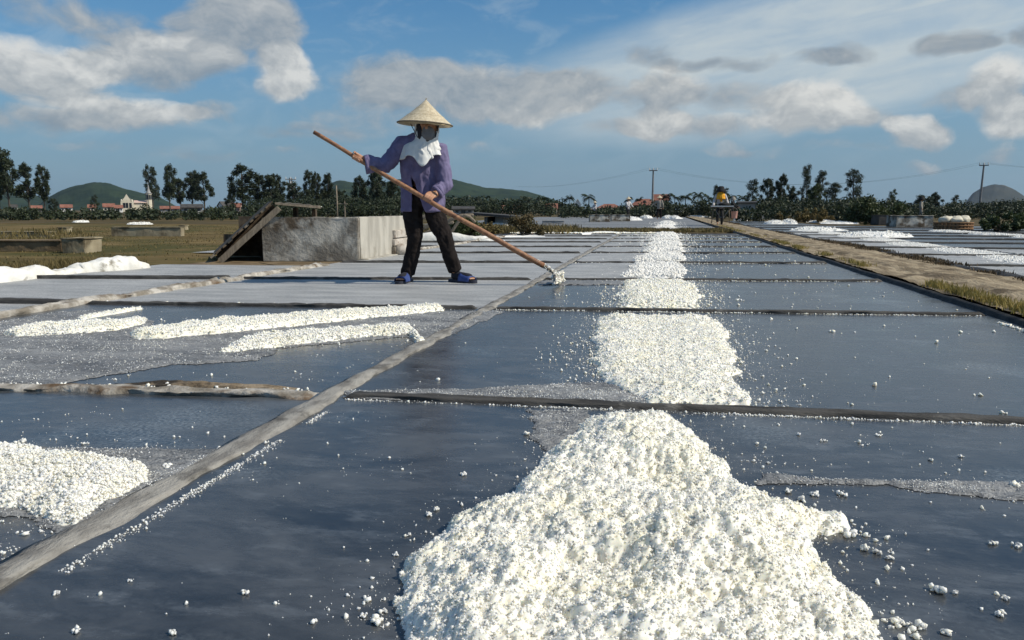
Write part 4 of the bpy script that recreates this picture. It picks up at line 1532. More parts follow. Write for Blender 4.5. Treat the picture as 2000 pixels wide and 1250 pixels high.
def grass(name, P, h, spread, nb, material, label, seed, w=.006):
    """tufts of thin blades"""
    r = np.random.default_rng(seed)
    P = np.asarray(P, float)
    n = len(P) * nb
    B = np.repeat(P, nb, 0)
    B[:, :2] += r.normal(0, spread, (n, 2))
    H = h * (.45 + .8 * r.random(n))
    a = r.random(n) * 6.283
    lean = H * (.15 + .5 * r.random(n))
    ww = w * (.6 + .8 * r.random(n))
    d = np.stack([np.cos(a), np.sin(a), np.zeros(n)], 1)
    s = np.stack([-np.sin(a), np.cos(a), np.zeros(n)], 1) * ww[:, None]
    mid = B + d * (lean * .35)[:, None] + np.array([0, 0, 1]) * (H * .6)[:, None]
    tip = B + d * lean[:, None] + np.array([0, 0, 1]) * H[:, None]
    V = np.stack([B - s, B + s, mid + s * .7, mid - s * .7, tip], 1).reshape(-1, 3)
    b = np.arange(n)[:, None] * 5
    F = np.concatenate([b + [0, 1, 2], b + [0, 2, 3], b + [3, 2, 4]])
    return stuff(link(name, mesh_from(name, V, F), material), label, 'grass')


r = np.random.default_rng(600)
y = np.concatenate([3.5 + 4.3 * r.random(330), 8 + 4 * r.random(60), 12 + 3.5 * r.random(130), 17 + 14 * r.random(120)])
k = (fbm(y * 1.1, y * 0, octv=2, seed=61) > .42) | (y < 6.2)
y = y[k]
x = np.array([edge(q) for q in y]) + .10 + np.abs(r.normal(0, .05, len(y)))
grass('path_grass', np.column_stack([x, y, np.full(len(y), .045)]), .05, .03, 13, M_GRASS_Y, 'yellow-green grass tufts along the left edge of the sandy path', 601, .0035)
y = np.concatenate([6.3 + 9 * r.random(420), 15 + 30 * r.random(420)])
k = fbm(y * .9, y * 0, octv=3, seed=62) > .46
y = y[k]
x = 3.14 + r.normal(0, .06, len(y))
grass('bund_shrublets', np.column_stack([x, y, np.full(len(y), .03)]), .042, .06, 16, M_SHRUBLET, 'brown low plants growing on the dark bund right of the path', 602, .007)
P = np.column_stack([-9 + 11 * r.random(1500), np.zeros(1500), np.zeros(1500)])
P[:, 1] = 22.5 + 3.5 * r.random(1500) + P[:, 0] * .17
grass('strip_grass', P, .08, .08, 8, M_GRASS_G, 'strip of olive grass across the pans beyond the last ridge', 603, .016)
P = np.column_stack([-6.9 + .9 * r.random(220) - .4 * r.random(220), 6.6 + 1.6 * r.random(220), np.full(220, -.02)])
grass('field_grass', P, .10, .06, 14, M_GRASS_G, 'tuft of olive grass behind the whitewashed bank', 604, .005)
P = np.column_stack([-22 + 16 * r.random(1900), 8 + 22 * r.random(1900), np.full(1900, -.025)])
grass('field_grass', P, .03, .14, 9, M_GRASS_G, 'short dry grass over the brown field at left', 605, .008)
P = np.column_stack([-5.5 + 3.2 * r.random(500), 15.5 + 5 * r.random(500), np.full(500, -.02)])
P = P[P[:, 1] > 21 + (P[:, 0] + 1.12) * .19]
grass('field_grass', np.column_stack([-9 + 6.5 * r.random(900), 20.9 + 4 * r.random(900) + -.6, np.full(900, -.02)]), .22, .09, 8, M_GRASS_G, 'overgrown olive grass behind the worker in front of the small shed', 606, .014)

# ------------------------------------------------------------------ hills
def hill(name, crest, depth, thick, material, label, seed, rough=1.0, bumps=5.0):
    """crest: photo pixels of the skyline; a real ridge with slopes towards and away from the viewer"""
    xs = [c[0] for c in crest]
    px = np.linspace(xs[0], xs[-1], 160)
    py = np.interp(px, xs, [c[1] for c in crest])
    ker = np.hanning(9)
    py = np.convolve(np.pad(py, 4, 'edge'), ker / ker.sum(), 'valid')
    vv = np.linspace(-1, 1, 45)
    V = np.zeros((len(vv), len(px), 3))
    for i, v in enumerate(vv):
        prof = np.cos(v * math.pi / 2) ** 1.3
        for j in range(len(px)):
            p = at(px[j], 410, depth)
            q = at(px[j], py[j], depth)
            hgt = max(q.z, 0) * prof
            dirv = Vector((p.x, p.y, 0)).normalized()
            V[i, j] = (p.x + dirv.x * v * thick, p.y + dirv.y * v * thick, hgt)
    X, Y = V[..., 0], V[..., 1]
    nz = (fbm(X * .012, Y * .012, octv=5, seed=seed) - .5) * bumps * rough + (fbm(X * .12, Y * .12, octv=3, seed=seed + 4, gain=.8) - .5) * bumps * .45
    V[..., 2] = V[..., 2] + nz * np.clip(V[..., 2] / 20, 0, 1)
    V[0, :, 2] = V[-1, :, 2] = -2
    idx = np.arange(V.shape[0] * V.shape[1]).reshape(V.shape[0], V.shape[1])
    F = np.stack([idx[:-1, :-1], idx[:-1, 1:], idx[1:, 1:], idx[1:, :-1]], -1).reshape(-1, 4)
    o = link(name, mesh_from(name, V.reshape(-1, 3), F, True), material)
    struct(o)
    return o


hill('hill', [(-520, 412), (-360, 392), (-260, 380), (-80, 366), (20, 371), (70, 380), (110, 398), (150, 412)], 1700, 420, M_HILL, 'far left hill', 1)
hill('hill', [(60, 412), (95, 388), (120, 374), (150, 363), (185, 356), (215, 358), (245, 369), (280, 378), (310, 384), (335, 397), (360, 412)], 1400, 300, M_HILL, 'round hill', 2)
hill('hill', [(600, 412), (640, 362), (665, 353), (690, 357), (720, 366), (770, 352), (830, 344), (870, 346), (900, 355), (945, 366), (985, 369), (1030, 374), (1060, 383), (1090, 393), (1120, 412)], 1500, 380, M_HILL, 'long hill', 3)
hill('hill', [(1868, 412), (1885, 395), (1897, 377), (1915, 366), (1938, 360), (1958, 362), (1980, 372), (2005, 388), (2050, 402), (2080, 412)], 2200, 260, M_HILL_ROCK, 'right hill', 4)


# ------------------------------------------------------------------ far buildings
def house(px, top, base, wpx, depth, wall, roof, label, eave=.66, rot=0.0, name='house', group='far village houses', long=1.4, hipped=False):
    """gabled house: wall, roof, door and windows as parts"""
    k = depth / F_PX
    p = at(px, 410, depth)
    W = wpx * k
    zt = at(px, top, depth).z
    ze = zt * eave if zt * eave > .8 else .8
    face = math.atan2(-p.x, p.y)
    o = thing(name, label, 'house', (p.x, p.y, -.03), rotz=face + rot, group=group)
    D = W / long
    b = MB().box((0, 0, ze / 2), (W, D, ze))
    if not hipped:
        b.add([(-W / 2, -D / 2, ze), (-W / 2, D / 2, ze), (-W / 2, 0, zt - .08)], [(0, 2, 1)])
        b.add([(W / 2, -D / 2, ze), (W / 2, D / 2, ze), (W / 2, 0, zt - .08)], [(0, 1, 2)])
    b.build('wall', wall, o)
    e = .25 + W * .02
    rx = W / 2 + (.15 if not hipped else e)
    ri = rx if not hipped else W * .22
    t = .12
    rb = MB()
    up = [(-rx, -D / 2 - e, ze - .1), (rx, -D / 2 - e, ze - .1), (ri, 0, zt), (-ri, 0, zt), (-rx, D / 2 + e, ze - .1), (rx, D / 2 + e, ze - .1)]
    lo_ = [(x, y, z - t) for x, y, z in up]
    rb.add(up + lo_, [(0, 1, 2, 3), (3, 2, 5, 4), (7, 6, 9, 8), (8, 9, 10, 11), (0, 6, 7, 1), (5, 11, 10, 4), (0, 3, 9, 6), (3, 4, 10, 9), (1, 7, 8, 2), (2, 8, 11, 5)])
    rb.build('roof', roof, o)
    MB().box((0, -D / 2 - .02, min(1.0, ze * .42)), (min(.9, W * .2), .05, min(2.0, ze * .8))).build('door', M_GLASS, o)
    for s in (-1, 1):
        w = MB().box((s * W * .3, -D / 2 - .02, ze * .55), (W * .14, .05, ze * .35)).build('window', M_GLASS, o)
        MB().box((s * W * .3, -D / 2 - .03, ze * .36), (W * .17, .1, .06)).build('sill', M_WALL_WHITE, w)
    return o


house(26, 399, 410, 14, 230, M_WALL_WHITE, M_ROOF_DARK, 'white house at the far left under the tall eucalyptus')
house(72, 401, 410, 18, 230, M_WALL_GREY, M_ROOF_RED, 'low house with faded red roof below the second eucalyptus group')
house(130, 399, 410, 20, 220, M_WALL_WHITE, M_ROOF_RED, 'bright white house with red roof below the round hill')
house(180, 399, 410, 14, 220, M_WALL_CREAM, M_ROOF_RED, 'small cream house behind the ragged little tree')
house(213, 397, 410, 20, 215, M_WALL_CREAM, M_ROOF_RED, 'cream house with red roof left of the church')
house(232, 400, 410, 14, 210, M_WALL_WHITE, M_ROOF_RED, 'small white house touching the left side of the church')
house(332, 402, 410, 34, 200, M_WALL_GREY, M_ROOF_RED, 'long low house with red roof right of the church tower')
house(375, 398, 412, 38, 120, M_WALL_GREY, M_ROOF_DARK, 'grey flat shed under the group of eucalyptus right of the church', eave=.75)
house(443, 393, 408, 26, 150, M_WALL_WHITE, M_ROOF_DARK, 'white gabled house left of the big top-heavy eucalyptus', rot=.5)
house(462, 396, 408, 18, 145, M_WALL_PINK, M_ROOF_RED, 'pink house just left of the lean-to', rot=-.3)
house(988, 401, 412, 24, 150, M_WALL_PINK, M_ROOF_RED, 'pinkish gabled house above the small pale shed', rot=.4)
house(1010, 400, 412, 18, 155, M_WALL_CREAM, M_ROOF_RED, 'cream house right of the pinkish gabled house')
house(1076, 397, 410, 24, 140, M_WALL_CREAM, M_ROOF_RED, 'small cream house with bright red roof at the end of the long hill', eave=.55)
house(1128, 388, 408, 18, 150, M_WALL_WHITE, M_WALL_WHITE, 'white gabled house between two palms', rot=1.57, eave=.6)
house(1190, 398, 410, 44, 140, M_WALL_GREY, M_ROOF_RED, 'long house with brownish red roof left of the far power pole', hipped=True)
house(1258, 388, 408, 46, 130, M_WALL_CREAM, M_ROOF_RED, 'wide house with red hipped roof behind the far power pole', hipped=True, eave=.62)
house(1290, 379, 408, 30, 140, M_WALL_CREAM, M_ROOF_RED, 'tall house with red roof behind the grey worker', eave=.7)
house(905, 402, 415, 40, 80, M_WALL_GREY, M_ROOF_DARK, 'low open hut with flat roof right of the worker\'s hand', eave=.85)
house(868, 396, 410, 16, 120, M_WALL_PINK, M_ROOF_RED, 'little pink house right beside the worker\'s jacket')


def church():
    d = 250
    k = d / F_PX
    p = at(268, 410, d)
    o = thing('church', 'cream church with a stepped front and a tall pointed bell tower', 'church', (p.x, p.y, -.03), rotz=math.atan2(-p.x, p.y))
    zt = lambda py: at(268, py, d).z
    X = lambda px: (px - 268) * k
    nb = MB()
    nb.box(((X(242) + X(284)) / 2, 2.5, zt(395) / 2), (X(284) - X(242), 7, zt(395)))
    nb.build('nave', M_WALL_CREAM, o)
    rf = MB()
    x0, x1, z0, z1 = X(263), X(286), zt(396), zt(391)
    rf.add([(x0, -1.4, z0), (x1, -1.4, z0), (x1, 2.5, z1), (x0, 2.5, z1), (x0, 6.4, z0), (x1, 6.4, z0)], [(0, 1, 2, 3), (3, 2, 5, 4), (0, 3, 4), (1, 5, 2)])
    rf.build('roof', M_WALL_PINK, o)
    fc = MB()
    fc.box(((X(240) + X(263)) / 2, -1.6, zt(394) / 2), (X(263) - X(240), .6, zt(394)))
    fc.box((X(251), -1.65, (zt(394) + zt(388)) / 2), (X(258) - X(245), .5, zt(388) - zt(394)))
    fc.add([(X(246), -1.9, zt(388)), (X(256), -1.9, zt(388)), (X(251), -1.9, zt(379)), (X(246), -1.4, zt(388)), (X(256), -1.4, zt(388)), (X(251), -1.4, zt(379))],
           [(0, 1, 2), (5, 4, 3), (0, 3, 4, 1), (1, 4, 5, 2), (2, 5, 3, 0)])
    fc.build('facade', M_WALL_CREAM, o)
    for px in (242, 251, 260):
        MB().tube([(X(px), -1.6, zt(394)), (X(px), -1.6, zt(391)), (X(px), -1.6, zt(389))], [.35, .35, .02], 8).build('pinnacle', M_WALL_CREAM, o)
    for px in (246, 251, 257):
        MB().box((X(px), -1.93, zt(401)), (.7, .08, 1.6)).build('window', M_GLASS, o)
    t = MB()
    t.tube([(X(290), 0, 0), (X(290), 0, zt(378))], [X(295.2) - X(290), X(295.2) - X(290)], 8)
    t.build('tower', M_WALL_CREAM, o)
    MB().tube([(X(290), 0, zt(378)), (X(290), 0, zt(377))], [X(296.5) - X(290)] * 2, 8).build('cornice', M_WALL_GREY, o)
    MB().tube([(X(290), 0, zt(377)), (X(290), 0, zt(372)), (X(290), 0, zt(360))], [X(295) - X(290), X(292.5) - X(290), .05], 8).build('spire', M_WALL_GREY, o)
    for i in range(8):
        a = math.pi / 8 + i * math.pi / 4
        R_ = X(295.2) - X(290)
        rot = Matrix.Rotation(a, 3, 'Z')
        MB().box((X(290) + math.cos(a) * R_ * .93, math.sin(a) * R_ * .93, zt(385)), (.12, .55, 1.5), rot).build('belfry_opening', M_GLASS, o)
    MB().box((X(290), 0, zt(358)), (.1, .1, 1.0)).box((X(290), 0, zt(358) + .15), (.5, .1, .1)).build('cross', M_WALL_GREY, o)


church()


# ------------------------------------------------------------------ sheds and walls near the pans
def rough_box(name, corners, z0, z1, material, parent, amp=.012, sub=18, seed=0, cap=True):
    """wall block from ground corners with worn faces"""
    bm = bmesh.new()
    n = len(corners)
    ext = max(max(c[0] for c in corners) - min(c[0] for c in corners), max(c[1] for c in corners) - min(c[1] for c in corners))
    thr = max(.07, ext / 24)
    lo_ = [bm.verts.new((c[0], c[1], z0)) for c in corners]
    hi_ = [bm.verts.new((c[0], c[1], z1)) for c in corners]
    for i in range(n):
        j = (i + 1) % n
        bm.faces.new((lo_[i], lo_[j], hi_[j], hi_[i]))
    bm.faces.new(hi_)
    bm.faces.new(lo_[::-1])
    bmesh.ops.bevel(bm, geom=list(bm.edges), offset=.010, segments=2, affect='EDGES')
    bmesh.ops.triangulate(bm, faces=bm.faces)
    bmesh.ops.subdivide_edges(bm, edges=[e for e in bm.edges if e.calc_length() > thr], cuts=3, use_grid_fill=True)
    for _ in range(3):
        le = [e for e in bm.edges if e.calc_length() > thr]
        if not le or len(bm.verts) > 5000:
            break
        bmesh.ops.subdivide_edges(bm, edges=le, cuts=1, use_grid_fill=True)
    bmesh.ops.triangulate(bm, faces=bm.faces)
    me = bpy.data.meshes.new(name)
    bm.normal_update()
    bm.to_mesh(me)
    bm.free()
    displace(me, lambda c: (fbm(c[:, 0] * 4, c[:, 1] * 4, c[:, 2] * 4, 4, seed) - .5) * amp * 2 + (fbm(c[:, 0] * 18, c[:, 1] * 18, c[:, 2] * 18, 3, seed + 5) - .5) * amp * .8)
    me.polygons.foreach_set("use_smooth", np.ones(len(me.polygons), bool))
    o = link(name, me, material, parent)
    return auto_smooth(o, 50)


# plaster storage shed
sx, sy = -3.82, 9.32
shed = thing('plaster_shed', 'low weathered plaster storage shed behind the worker, its front blotched brown', 'shed', (sx, sy, -.02))
rough_box('front_wall', [(-1.22, -.22), (0, 0), (-.005, .13), (-1.22, -.09)], 0, .565, M_WALLOLD, shed, .012, seed=1)
rough_box('side_wall', [(.004, .05), (.012, 2.05), (-.13, 2.05), (-.13, .14)], 0, .572, M_WALLSIDE, shed, .008, seed=2)
rough_box('back_wall', [(-1.2, 1.95), (-.14, 1.95), (-.14, 2.07), (-1.2, 2.07)], 0, .55, M_WALLOLD, shed, .008, seed=3)
rough_box('end_wall', [(-1.2, -.08), (-1.08, -.06), (-1.08, 1.94), (-1.2, 1.94)], 0, .55, M_WALLOLD, shed, .008, seed=4)
MB().box((-.6, 1.0, .50), (.86, 1.75, .03), jit=.01).build('cover_board', M_SHEET, shed)
for i, (y0, y1, z0, z1) in enumerate(((1.25, 1.94, .255, .37), (1.22, 1.92, .145, .245), (1.20, 1.96, .01, .135))):
    st = rough_box('stone_block', [(.0, y0), (.055, y0), (.055, y1), (.0, y1)], z0, z1, M_STONE if i < 2 else M_WALLOLD, shed, .007, seed=5 + i)
rough_box('plinth', [(.0, .0), (.09, .02), (.10, 2.1), (.0, 2.1)], -.01, .035, M_WALLSIDE, shed, .014, seed=9)
struct(sheet('mud_apron', [gp(560, 520), gp(705, 513), gp(790, 497), (-4.0, 9.0), (-5.0, 8.9)], -.012, M_MUD))

# lean-to of planks against the shed's left end
lx0, ly0 = gp(432, 519)
ax, ay = gp(545, 517)
peak = at(541, 402, 9.75)
foot_l = at(424, 516, 9.75)
foot_l.z = 0
lt = thing('wooden_lean_to', 'dark wooden lean-to of battens propped against the plaster shed', 'lean-to', (foot_l.x, foot_l.y, -.02))
L0 = Vector((0, 0, .02))
PK = Vector((peak.x - foot_l.x, peak.y - foot_l.y, peak.z + .02))
_rd = pix_dir(450, 450)
back = Vector((_rd.x, _rd.y, 0)).normalized() * 1.25


def plank(a, b, w, t, mat_, name, parent, up=Vector((0, 0, 1))):
    a, b = Vector(a), Vector(b)
    d = (b - a)
    x = d.normalized()
    z = (up - x * up.dot(x)).normalized()
    y = z.cross(x)
    R_ = Matrix((x, y, z)).transposed()
    mb = MB()
    c = (a + b) / 2
    mb.box(c, (d.length, w, t), R_, jit=.003)
    return mb.build(name, mat_, parent)


nrm = (PK - L0).cross(back).normalized()
if nrm.z < 0:
    nrm = -nrm
fw = Vector((.0, -1, 0))
plank(L0 + Vector((.07, -.04, 0)), PK + Vector((.05, -.04, -.03)), .03, .075, M_WOOD, 'front_rafter', lt, nrm)
plank(L0 + back, PK + back, .05, .06, M_WOOD2, 'rear_rafter', lt, nrm)
plank(L0 + back * .5, PK + back * .5, .05, .06, M_WOOD2, 'middle_rafter', lt, nrm)
for i in range(11):
    t = (i + .4) / 11
    a = L0.lerp(PK, t) + nrm * .05
    w = random.uniform(.055, .085)
    q = plank(a + Vector((0, -.05 - random.uniform(0, .04), 0)), a + back * 1.03, w, .022, M_WOOD2 if i % 3 else M_WOOD, 'batten', lt, nrm)
cov = MB()
c0, c1 = L0 + nrm * .068, PK + nrm * .068
cov.add([c0, c1, c1 + back, c0 + back, c0 + nrm * .012, c1 + nrm * .012, c1 + back + nrm * .012, c0 + back + nrm * .012],
        [(0, 3, 2, 1), (4, 5, 6, 7), (0, 1, 5, 4), (1, 2, 6, 5), (2, 3, 7, 6), (3, 0, 4, 7)])
cov.build('covering', M_WOOD2, lt)
# roof sheet running right from the peak
e2 = at(630, 409.5, 9.9)
ER = Vector((e2.x - foot_l.x, e2.y - foot_l.y, e2.z + .02))
rs = MB()
nn, mm = 14, 5
for layer in (0, 1):
    for j in range(mm + 1):
        for i in range(nn + 1):
            p = PK.lerp(ER, i / nn) + back * (.95 * j / mm) + Vector((0, 0, .006 * math.sin(i * 2.1) + .03 + layer * .012 + .012 * math.sin(math.pi * i / nn)))
            rs.v.append(tuple(p))
N1 = (nn + 1) * (mm + 1)
for j in range(mm):
    for i in range(nn):
        k = j * (nn + 1) + i
        rs.f.append((k, k + nn + 1, k + nn + 2, k + 1))
        rs.f.append((k + N1, k + 1 + N1, k + nn + 2 + N1, k + nn + 1 + N1))
for i in range(nn):
    rs.f.append((i, i + 1, i + 1 + N1, i + N1))
    k = mm * (nn + 1) + i
    rs.f.append((k + 1, k, k + N1, k + 1 + N1))
rs.build('roof_sheet', M_SHEET, lt, True)
plank(PK + Vector((.0, -.05, .03)), ER + Vector((0, -.05, .03)), .03, .03, M_WOOD, 'eaves_pole', lt)
for s, u in ((.45, .3), (.95, .6)):
    p = PK.lerp(ER, s) + back * u
    plank((p.x, p.y, .3), p, .05, .05, M_WOOD2, 'prop', lt, Vector((1, 0, 0)))
# dark plank wall added across the far side so the inside stays dark
bw = MB()
bw.add([L0 + back * .97, Vector((PK.x, PK.y, 0)) + back * .97, PK + back * .97, L0 + back * .97 + Vector((0, .03, 0)), Vector((PK.x, PK.y, 0)) + back * .97 + Vector((0, .03, 0)), PK + back * .97 + Vector((0, .03, 0))],
       [(0, 1, 2), (5, 4, 3), (0, 3, 4, 1), (1, 4, 5, 2), (2, 5, 3, 0)])
bw.build('back_wall', M_WOOD2, lt)
plank(L0 + back * 1.0 + Vector((.1, 0, .15)), Vector((PK.x + .2, back.y + PK.y, .15)), .04, .3, M_WOOD2, 'back_board', lt)
plank(L0 + back * 1.0 + Vector((.35, 0, .42)), Vector((PK.x + .2, back.y + PK.y, .42)), .04, .26, M_WOOD2, 'back_board', lt)

# whitewashed bank at the left edge of the pans
bank_pts = [gp(-120, 560), gp(0, 549), gp(70, 541), gp(110, 536), gp(150, 531), gp(200, 528), gp(250, 525), gp(285, 521)]
bank_h = [.12, .13, .12, .06, .09, .15, .15, .03]


def bank_mesh(pts, hs, w, seed, nseg=160, amp=.048):
    P = np.asarray(pts, float)
    d = np.concatenate([[0], np.cumsum(np.linalg.norm(np.diff(P, axis=0), axis=1))])
    s = np.linspace(0, d[-1], nseg)
    X, Y = np.interp(s, d, P[:, 0]), np.interp(s, d, P[:, 1])
    H = np.interp(s, d, hs)
    T = np.gradient(np.stack([X, Y], 1), axis=0)
    T /= np.linalg.norm(T, axis=1)[:, None]
    N = np.stack([-T[:, 1], T[:, 0]], 1)
    m = 17
    V = np.zeros((nseg, m, 3))
    for j in range(m):
        a = math.pi * j / (m - 1)
        ww = w * (.6 + .4 * H / max(hs))
        off = np.cos(a) * ww / 2
        z = np.sin(a) ** .6 * H
        V[:, j, 0] = X + N[:, 0] * off
        V[:, j, 1] = Y + N[:, 1] * off
        V[:, j, 2] = z - .02
    nz = (fbm(V[..., 0] * 9, V[..., 1] * 9, V[..., 2] * 9, 4, seed) - .5) * amp * 2
    V[..., 2] += nz * (V[..., 2] > .0)
    V[..., 0] += nz * .6
    idx = np.arange(nseg * m).reshape(nseg, m)
    F = np.stack([idx[:-1, :-1], idx[:-1, 1:], idx[1:, 1:], idx[1:, :-1]], -1).reshape(-1, 4)
    return mesh_from('bank', V.reshape(-1, 3), F, True)


tag(link('whitewashed_bank', bank_mesh(bank_pts, bank_h, .26, 5), M_WHITEWASH), 'lumpy whitewashed bank bordering the leftmost pan', 'bank')
tag(link('whitewashed_bank', bank_mesh([(-6.0, 15.0), (-5.0, 15.35), (-4.3, 15.55), (-3.2, 15.7)], [.2, .2, .19, .02], .25, 6, 60), M_WHITEWASH), 'pale broken bank seen between the worker\'s legs', 'bank')
tag(link('salt_bank', bank_mesh([gp(880, 465), gp(960, 463), gp(1060, 461.5)], [.05, .05, .04], .3, 7, 60, .02), M_SALT_FAR), 'thin white bank of salt along the back of the left pans', 'bank')
tag(link('salt_bank', bank_mesh([gp(1128, 458), gp(1175, 456.5), gp(1250, 455.5)], [.05, .09, .03], .4, 8, 60, .02), M_SALT_FAR), 'low white bank of salt behind the last ridge, left of the central row', 'bank')


def low_wall(x0, x1, ptop, pbase, label, mat_, seed, thick=.2, sides=True, depth=None, h=None):
    a, b = Vector((*gp(x0, pbase), 0)), Vector((*gp(x1, pbase), 0))
    d = (a + b).length / 2
    t = (b - a).normalized()
    nn_ = Vector((-t.y, t.x, 0)) * thick
    z1 = h or max(at((x0 + x1) / 2, ptop, (a + b).length / 2 * .985).z, .1)
    o = thing('low_wall', label, 'wall', (a.x, a.y, -.03))
    rough_box('masonry', [(0, 0), (b.x - a.x, b.y - a.y), (b.x - a.x + nn_.x, b.y - a.y + nn_.y), (nn_.x, nn_.y)], 0, z1 + .03, mat_, o, .018, seed=seed)
    rough_box('coping', [(-.02, -.02), (b.x - a.x + .02, b.y - a.y - .02), (b.x - a.x + nn_.x + .02, b.y - a.y + nn_.y + .02), (nn_.x - .02, nn_.y + .02)], z1 + .031, z1 + .055, mat_, o, .01, seed=seed + 1)
    return o


low_wall(218, 354, 442, 460, 'long low wall of crumbling plaster in the middle of the brown field', M_LOWWALL, 21)
low_wall(350, 361, 439, 448, 'short stub of wall at the right end of the long low wall', M_LOWWALL, 22, .3)
low_wall(-40, 100, 449, 462, 'rear one of the two low walls at the left edge', M_LOWWALL, 23)
low_wall(122, 166, 461, 492, 'square plastered pier in front at the left edge', M_LOWWALL, 24, .5)
low_wall(-60, 121, 463, 489, 'front low wall at the left edge, overgrown with dry grass', M_MUD, 25, .45)
low_wall(113, 130, 442, 452, 'small block of wall just behind the front pier at left', M_LOWWALL, 26, .3)
low_wall(1152, 1192, 420, 433, 'left one of two low grey walls behind the far pans', M_WALLOLD, 27, .6)
low_wall(1194, 1231, 420, 432, 'right one of two low grey walls behind the far pans', M_WALLOLD, 28, .6)
low_wall(1750, 1822, 421, 443, 'streaked grey wall behind the right pans, left of the sack basket', M_WALLOLD, 29, .8)
low_wall(1716, 1748, 420, 438, 'dark wall left of the streaked grey wall', M_ROOF_DARK, 30, .8)
low_wall(1478, 1510, 419, 428, 'pale low wall right of the grey shed at the cart', M_WALL_GREY, 31, .5)
low_wall(1550, 1577, 418, 428, 'short pale wall below the tall trees at right', M_WALL_GREY, 32, .5)
low_wall(1060, 1102, 432, 437, 'low stony kerb left of the two grey walls', M_WALL_GREY, 33, .6)
r = np.random.default_rng(610)
P = []
for i in range(130):
    q = gp(r.uniform(-30, 165), r.uniform(470, 486))
    P.append((q[0], q[1] + r.uniform(.0, .35), r.uniform(.02, .24)))
grass('wall_grass', P, .09, .05, 12, M_GRASS_G, 'dry grass growing over the front wall at the left edge', 611, .006)


def small_shed():
    a, b = gp(967, 449), gp(1000, 447)
    o = thing('small_shed', 'small pale shed with a dark flat roof beyond the bushes', 'shed', (a[0], a[1], -.03))
    w = b[0] - a[0]
    h = at(980, 422, 24.5).z
    lx = gp(948, 449)[0] - a[0]
    MB().box((w / 2, .5, h / 2), (w, 1.0, h)).build('side_wall', M_WALL_GREY, o)
    MB().box((lx, .5, h / 2), (.1, 1.0, h)).build('end_wall', M_WALL_GREY, o)
    MB().box((lx / 2, .95, h / 2), (-lx, .1, h)).build('back_wall', M_BLACK, o)
    rot = Matrix.Rotation(math.radians(4), 3, 'Y')
    MB().box(((w + lx) / 2 - .1, .4, h + .06), (w - lx + .9, 1.6, .07), rot).build('roof', M_ROOF_DARK, o)
    MB().ell((w * .35, -.22, .10), (.48, .2, .17), 14, 8).build('white_stone', M_WHITEWASH, o)
    return o


small_shed()


def grey_shed():
    p = at(1458, 410, 58)
    o = thing('grey_shed', 'grey shed under dark trees just right of the handcart', 'shed', (p.x, p.y, -.03), rotz=math.atan2(-p.x, p.y))
    MB().box((0, 0, .6), (1.25, 1.2, 1.2)).build('wall', M_WALL_GREY, o)
    MB().box((0, 0, 1.24), (1.5, 1.5, .08), Matrix.Rotation(.06, 3, 'X')).build('roof', M_ROOF_DARK, o)
    f = MB()
    for x in (-.32, .32):
        f.box((x, -.72, .36), (.05, .05, .72))
    f.box((0, -.72, .74), (.72, .06, .06)).box((0, -.72, .3), (.66, .05, .05))
    f.build('gate_frame', M_TEAL, o)
    return o


grey_shed()


def basket():
    x, y = gp(1861, 449)
    k = math.hypot(x, y) / F_PX
    o = thing('round_basket', 'round brown woven basket at the back of the right pans', 'basket', (x, y, -.01))
    R_ = 29 * k
    h = 13 * k
    n = 30
    for i in range(n):
        a = 2 * math.pi * i / n
        MB().box((math.cos(a) * R_, math.sin(a) * R_, h / 2), (.02, R_ * 2 * math.pi / n * .55, h), Matrix.Rotation(a, 3, 'Z')).build('stave', M_BRICK, o)
    for z in (.25, .6, .97):
        MB().tube([(math.cos(2 * math.pi * i / 36) * R_ * 1.01, math.sin(2 * math.pi * i / 36) * R_ * 1.01, h * z) for i in range(37)], .022, 6, cap=False).build('hoop', M_BRICK, o)
    MB().tube([(0, 0, .0), (0, 0, h * .9)], [R_ * .95, R_ * .95], 28).build('lining', M_WOOD2, o)
    for i, (dx, dy, s) in enumerate(((-.26, -.10, .19), (.0, -.18, .18), (.25, -.08, .18), (-.12, .16, .19), (.16, .18, .18))):
        m_ = MB().ell((0, 0, 0), (s * 1.1, s * .9, .13), 18, 12).mesh('salt_sack', True)
        displace(m_, lambda c: (fbm(c[:, 0] * 7 + i, c[:, 1] * 7, c[:, 2] * 7, 4, i) - .5) * .20)
        s_ = link('salt_sack', m_, M_SACK, loc=(x + dx, y + dy, h * .9 + .09))
        tag(s_, ('leftmost', 'front middle', 'rightmost', 'back left', 'back right')[i] + ' bulging cream salt sack in the round basket', 'sack', 'sacks in the round basket')


basket()


# ------------------------------------------------------------------ poles and wires
def power_pole(px, top, base, depth, label, arms=1, double=False, tilt=0.0):
    p = at(px, 410, depth)
    zt = at(px, top, depth).z
    o = thing('power_pole', label, 'power pole', (p.x, p.y, -.05), rotz=math.atan2(-p.x, p.y))
    xs = (-.45, .45) if double else (0,)
    for s in xs:
        MB().tube([(s, 0, 0), (s * .6 + tilt * zt * .5, 0, zt / 2), (s * .3 + tilt * zt, 0, zt)], [.17, .14, .10], 8).build('pole', M_POLE, o)
    k = depth / F_PX
    for a in range(arms):
        z = zt - 3 * k - a * 8 * k
        w = (16 if arms == 1 else 20 - 3 * a) * k
        MB().box((tilt * zt, -.13, z), (w, .12, .14)).build('crossarm', M_POLE, o)
        for s in (-1, 0, 1):
            MB().tube([(s * w * .45 + tilt * zt, -.13, z + .07), (s * w * .45 + tilt * zt, -.13, z + .38)], [.07, .05], 6).build('insulator', M_WALL_WHITE, o)
    return p, zt - 3 * k + .3


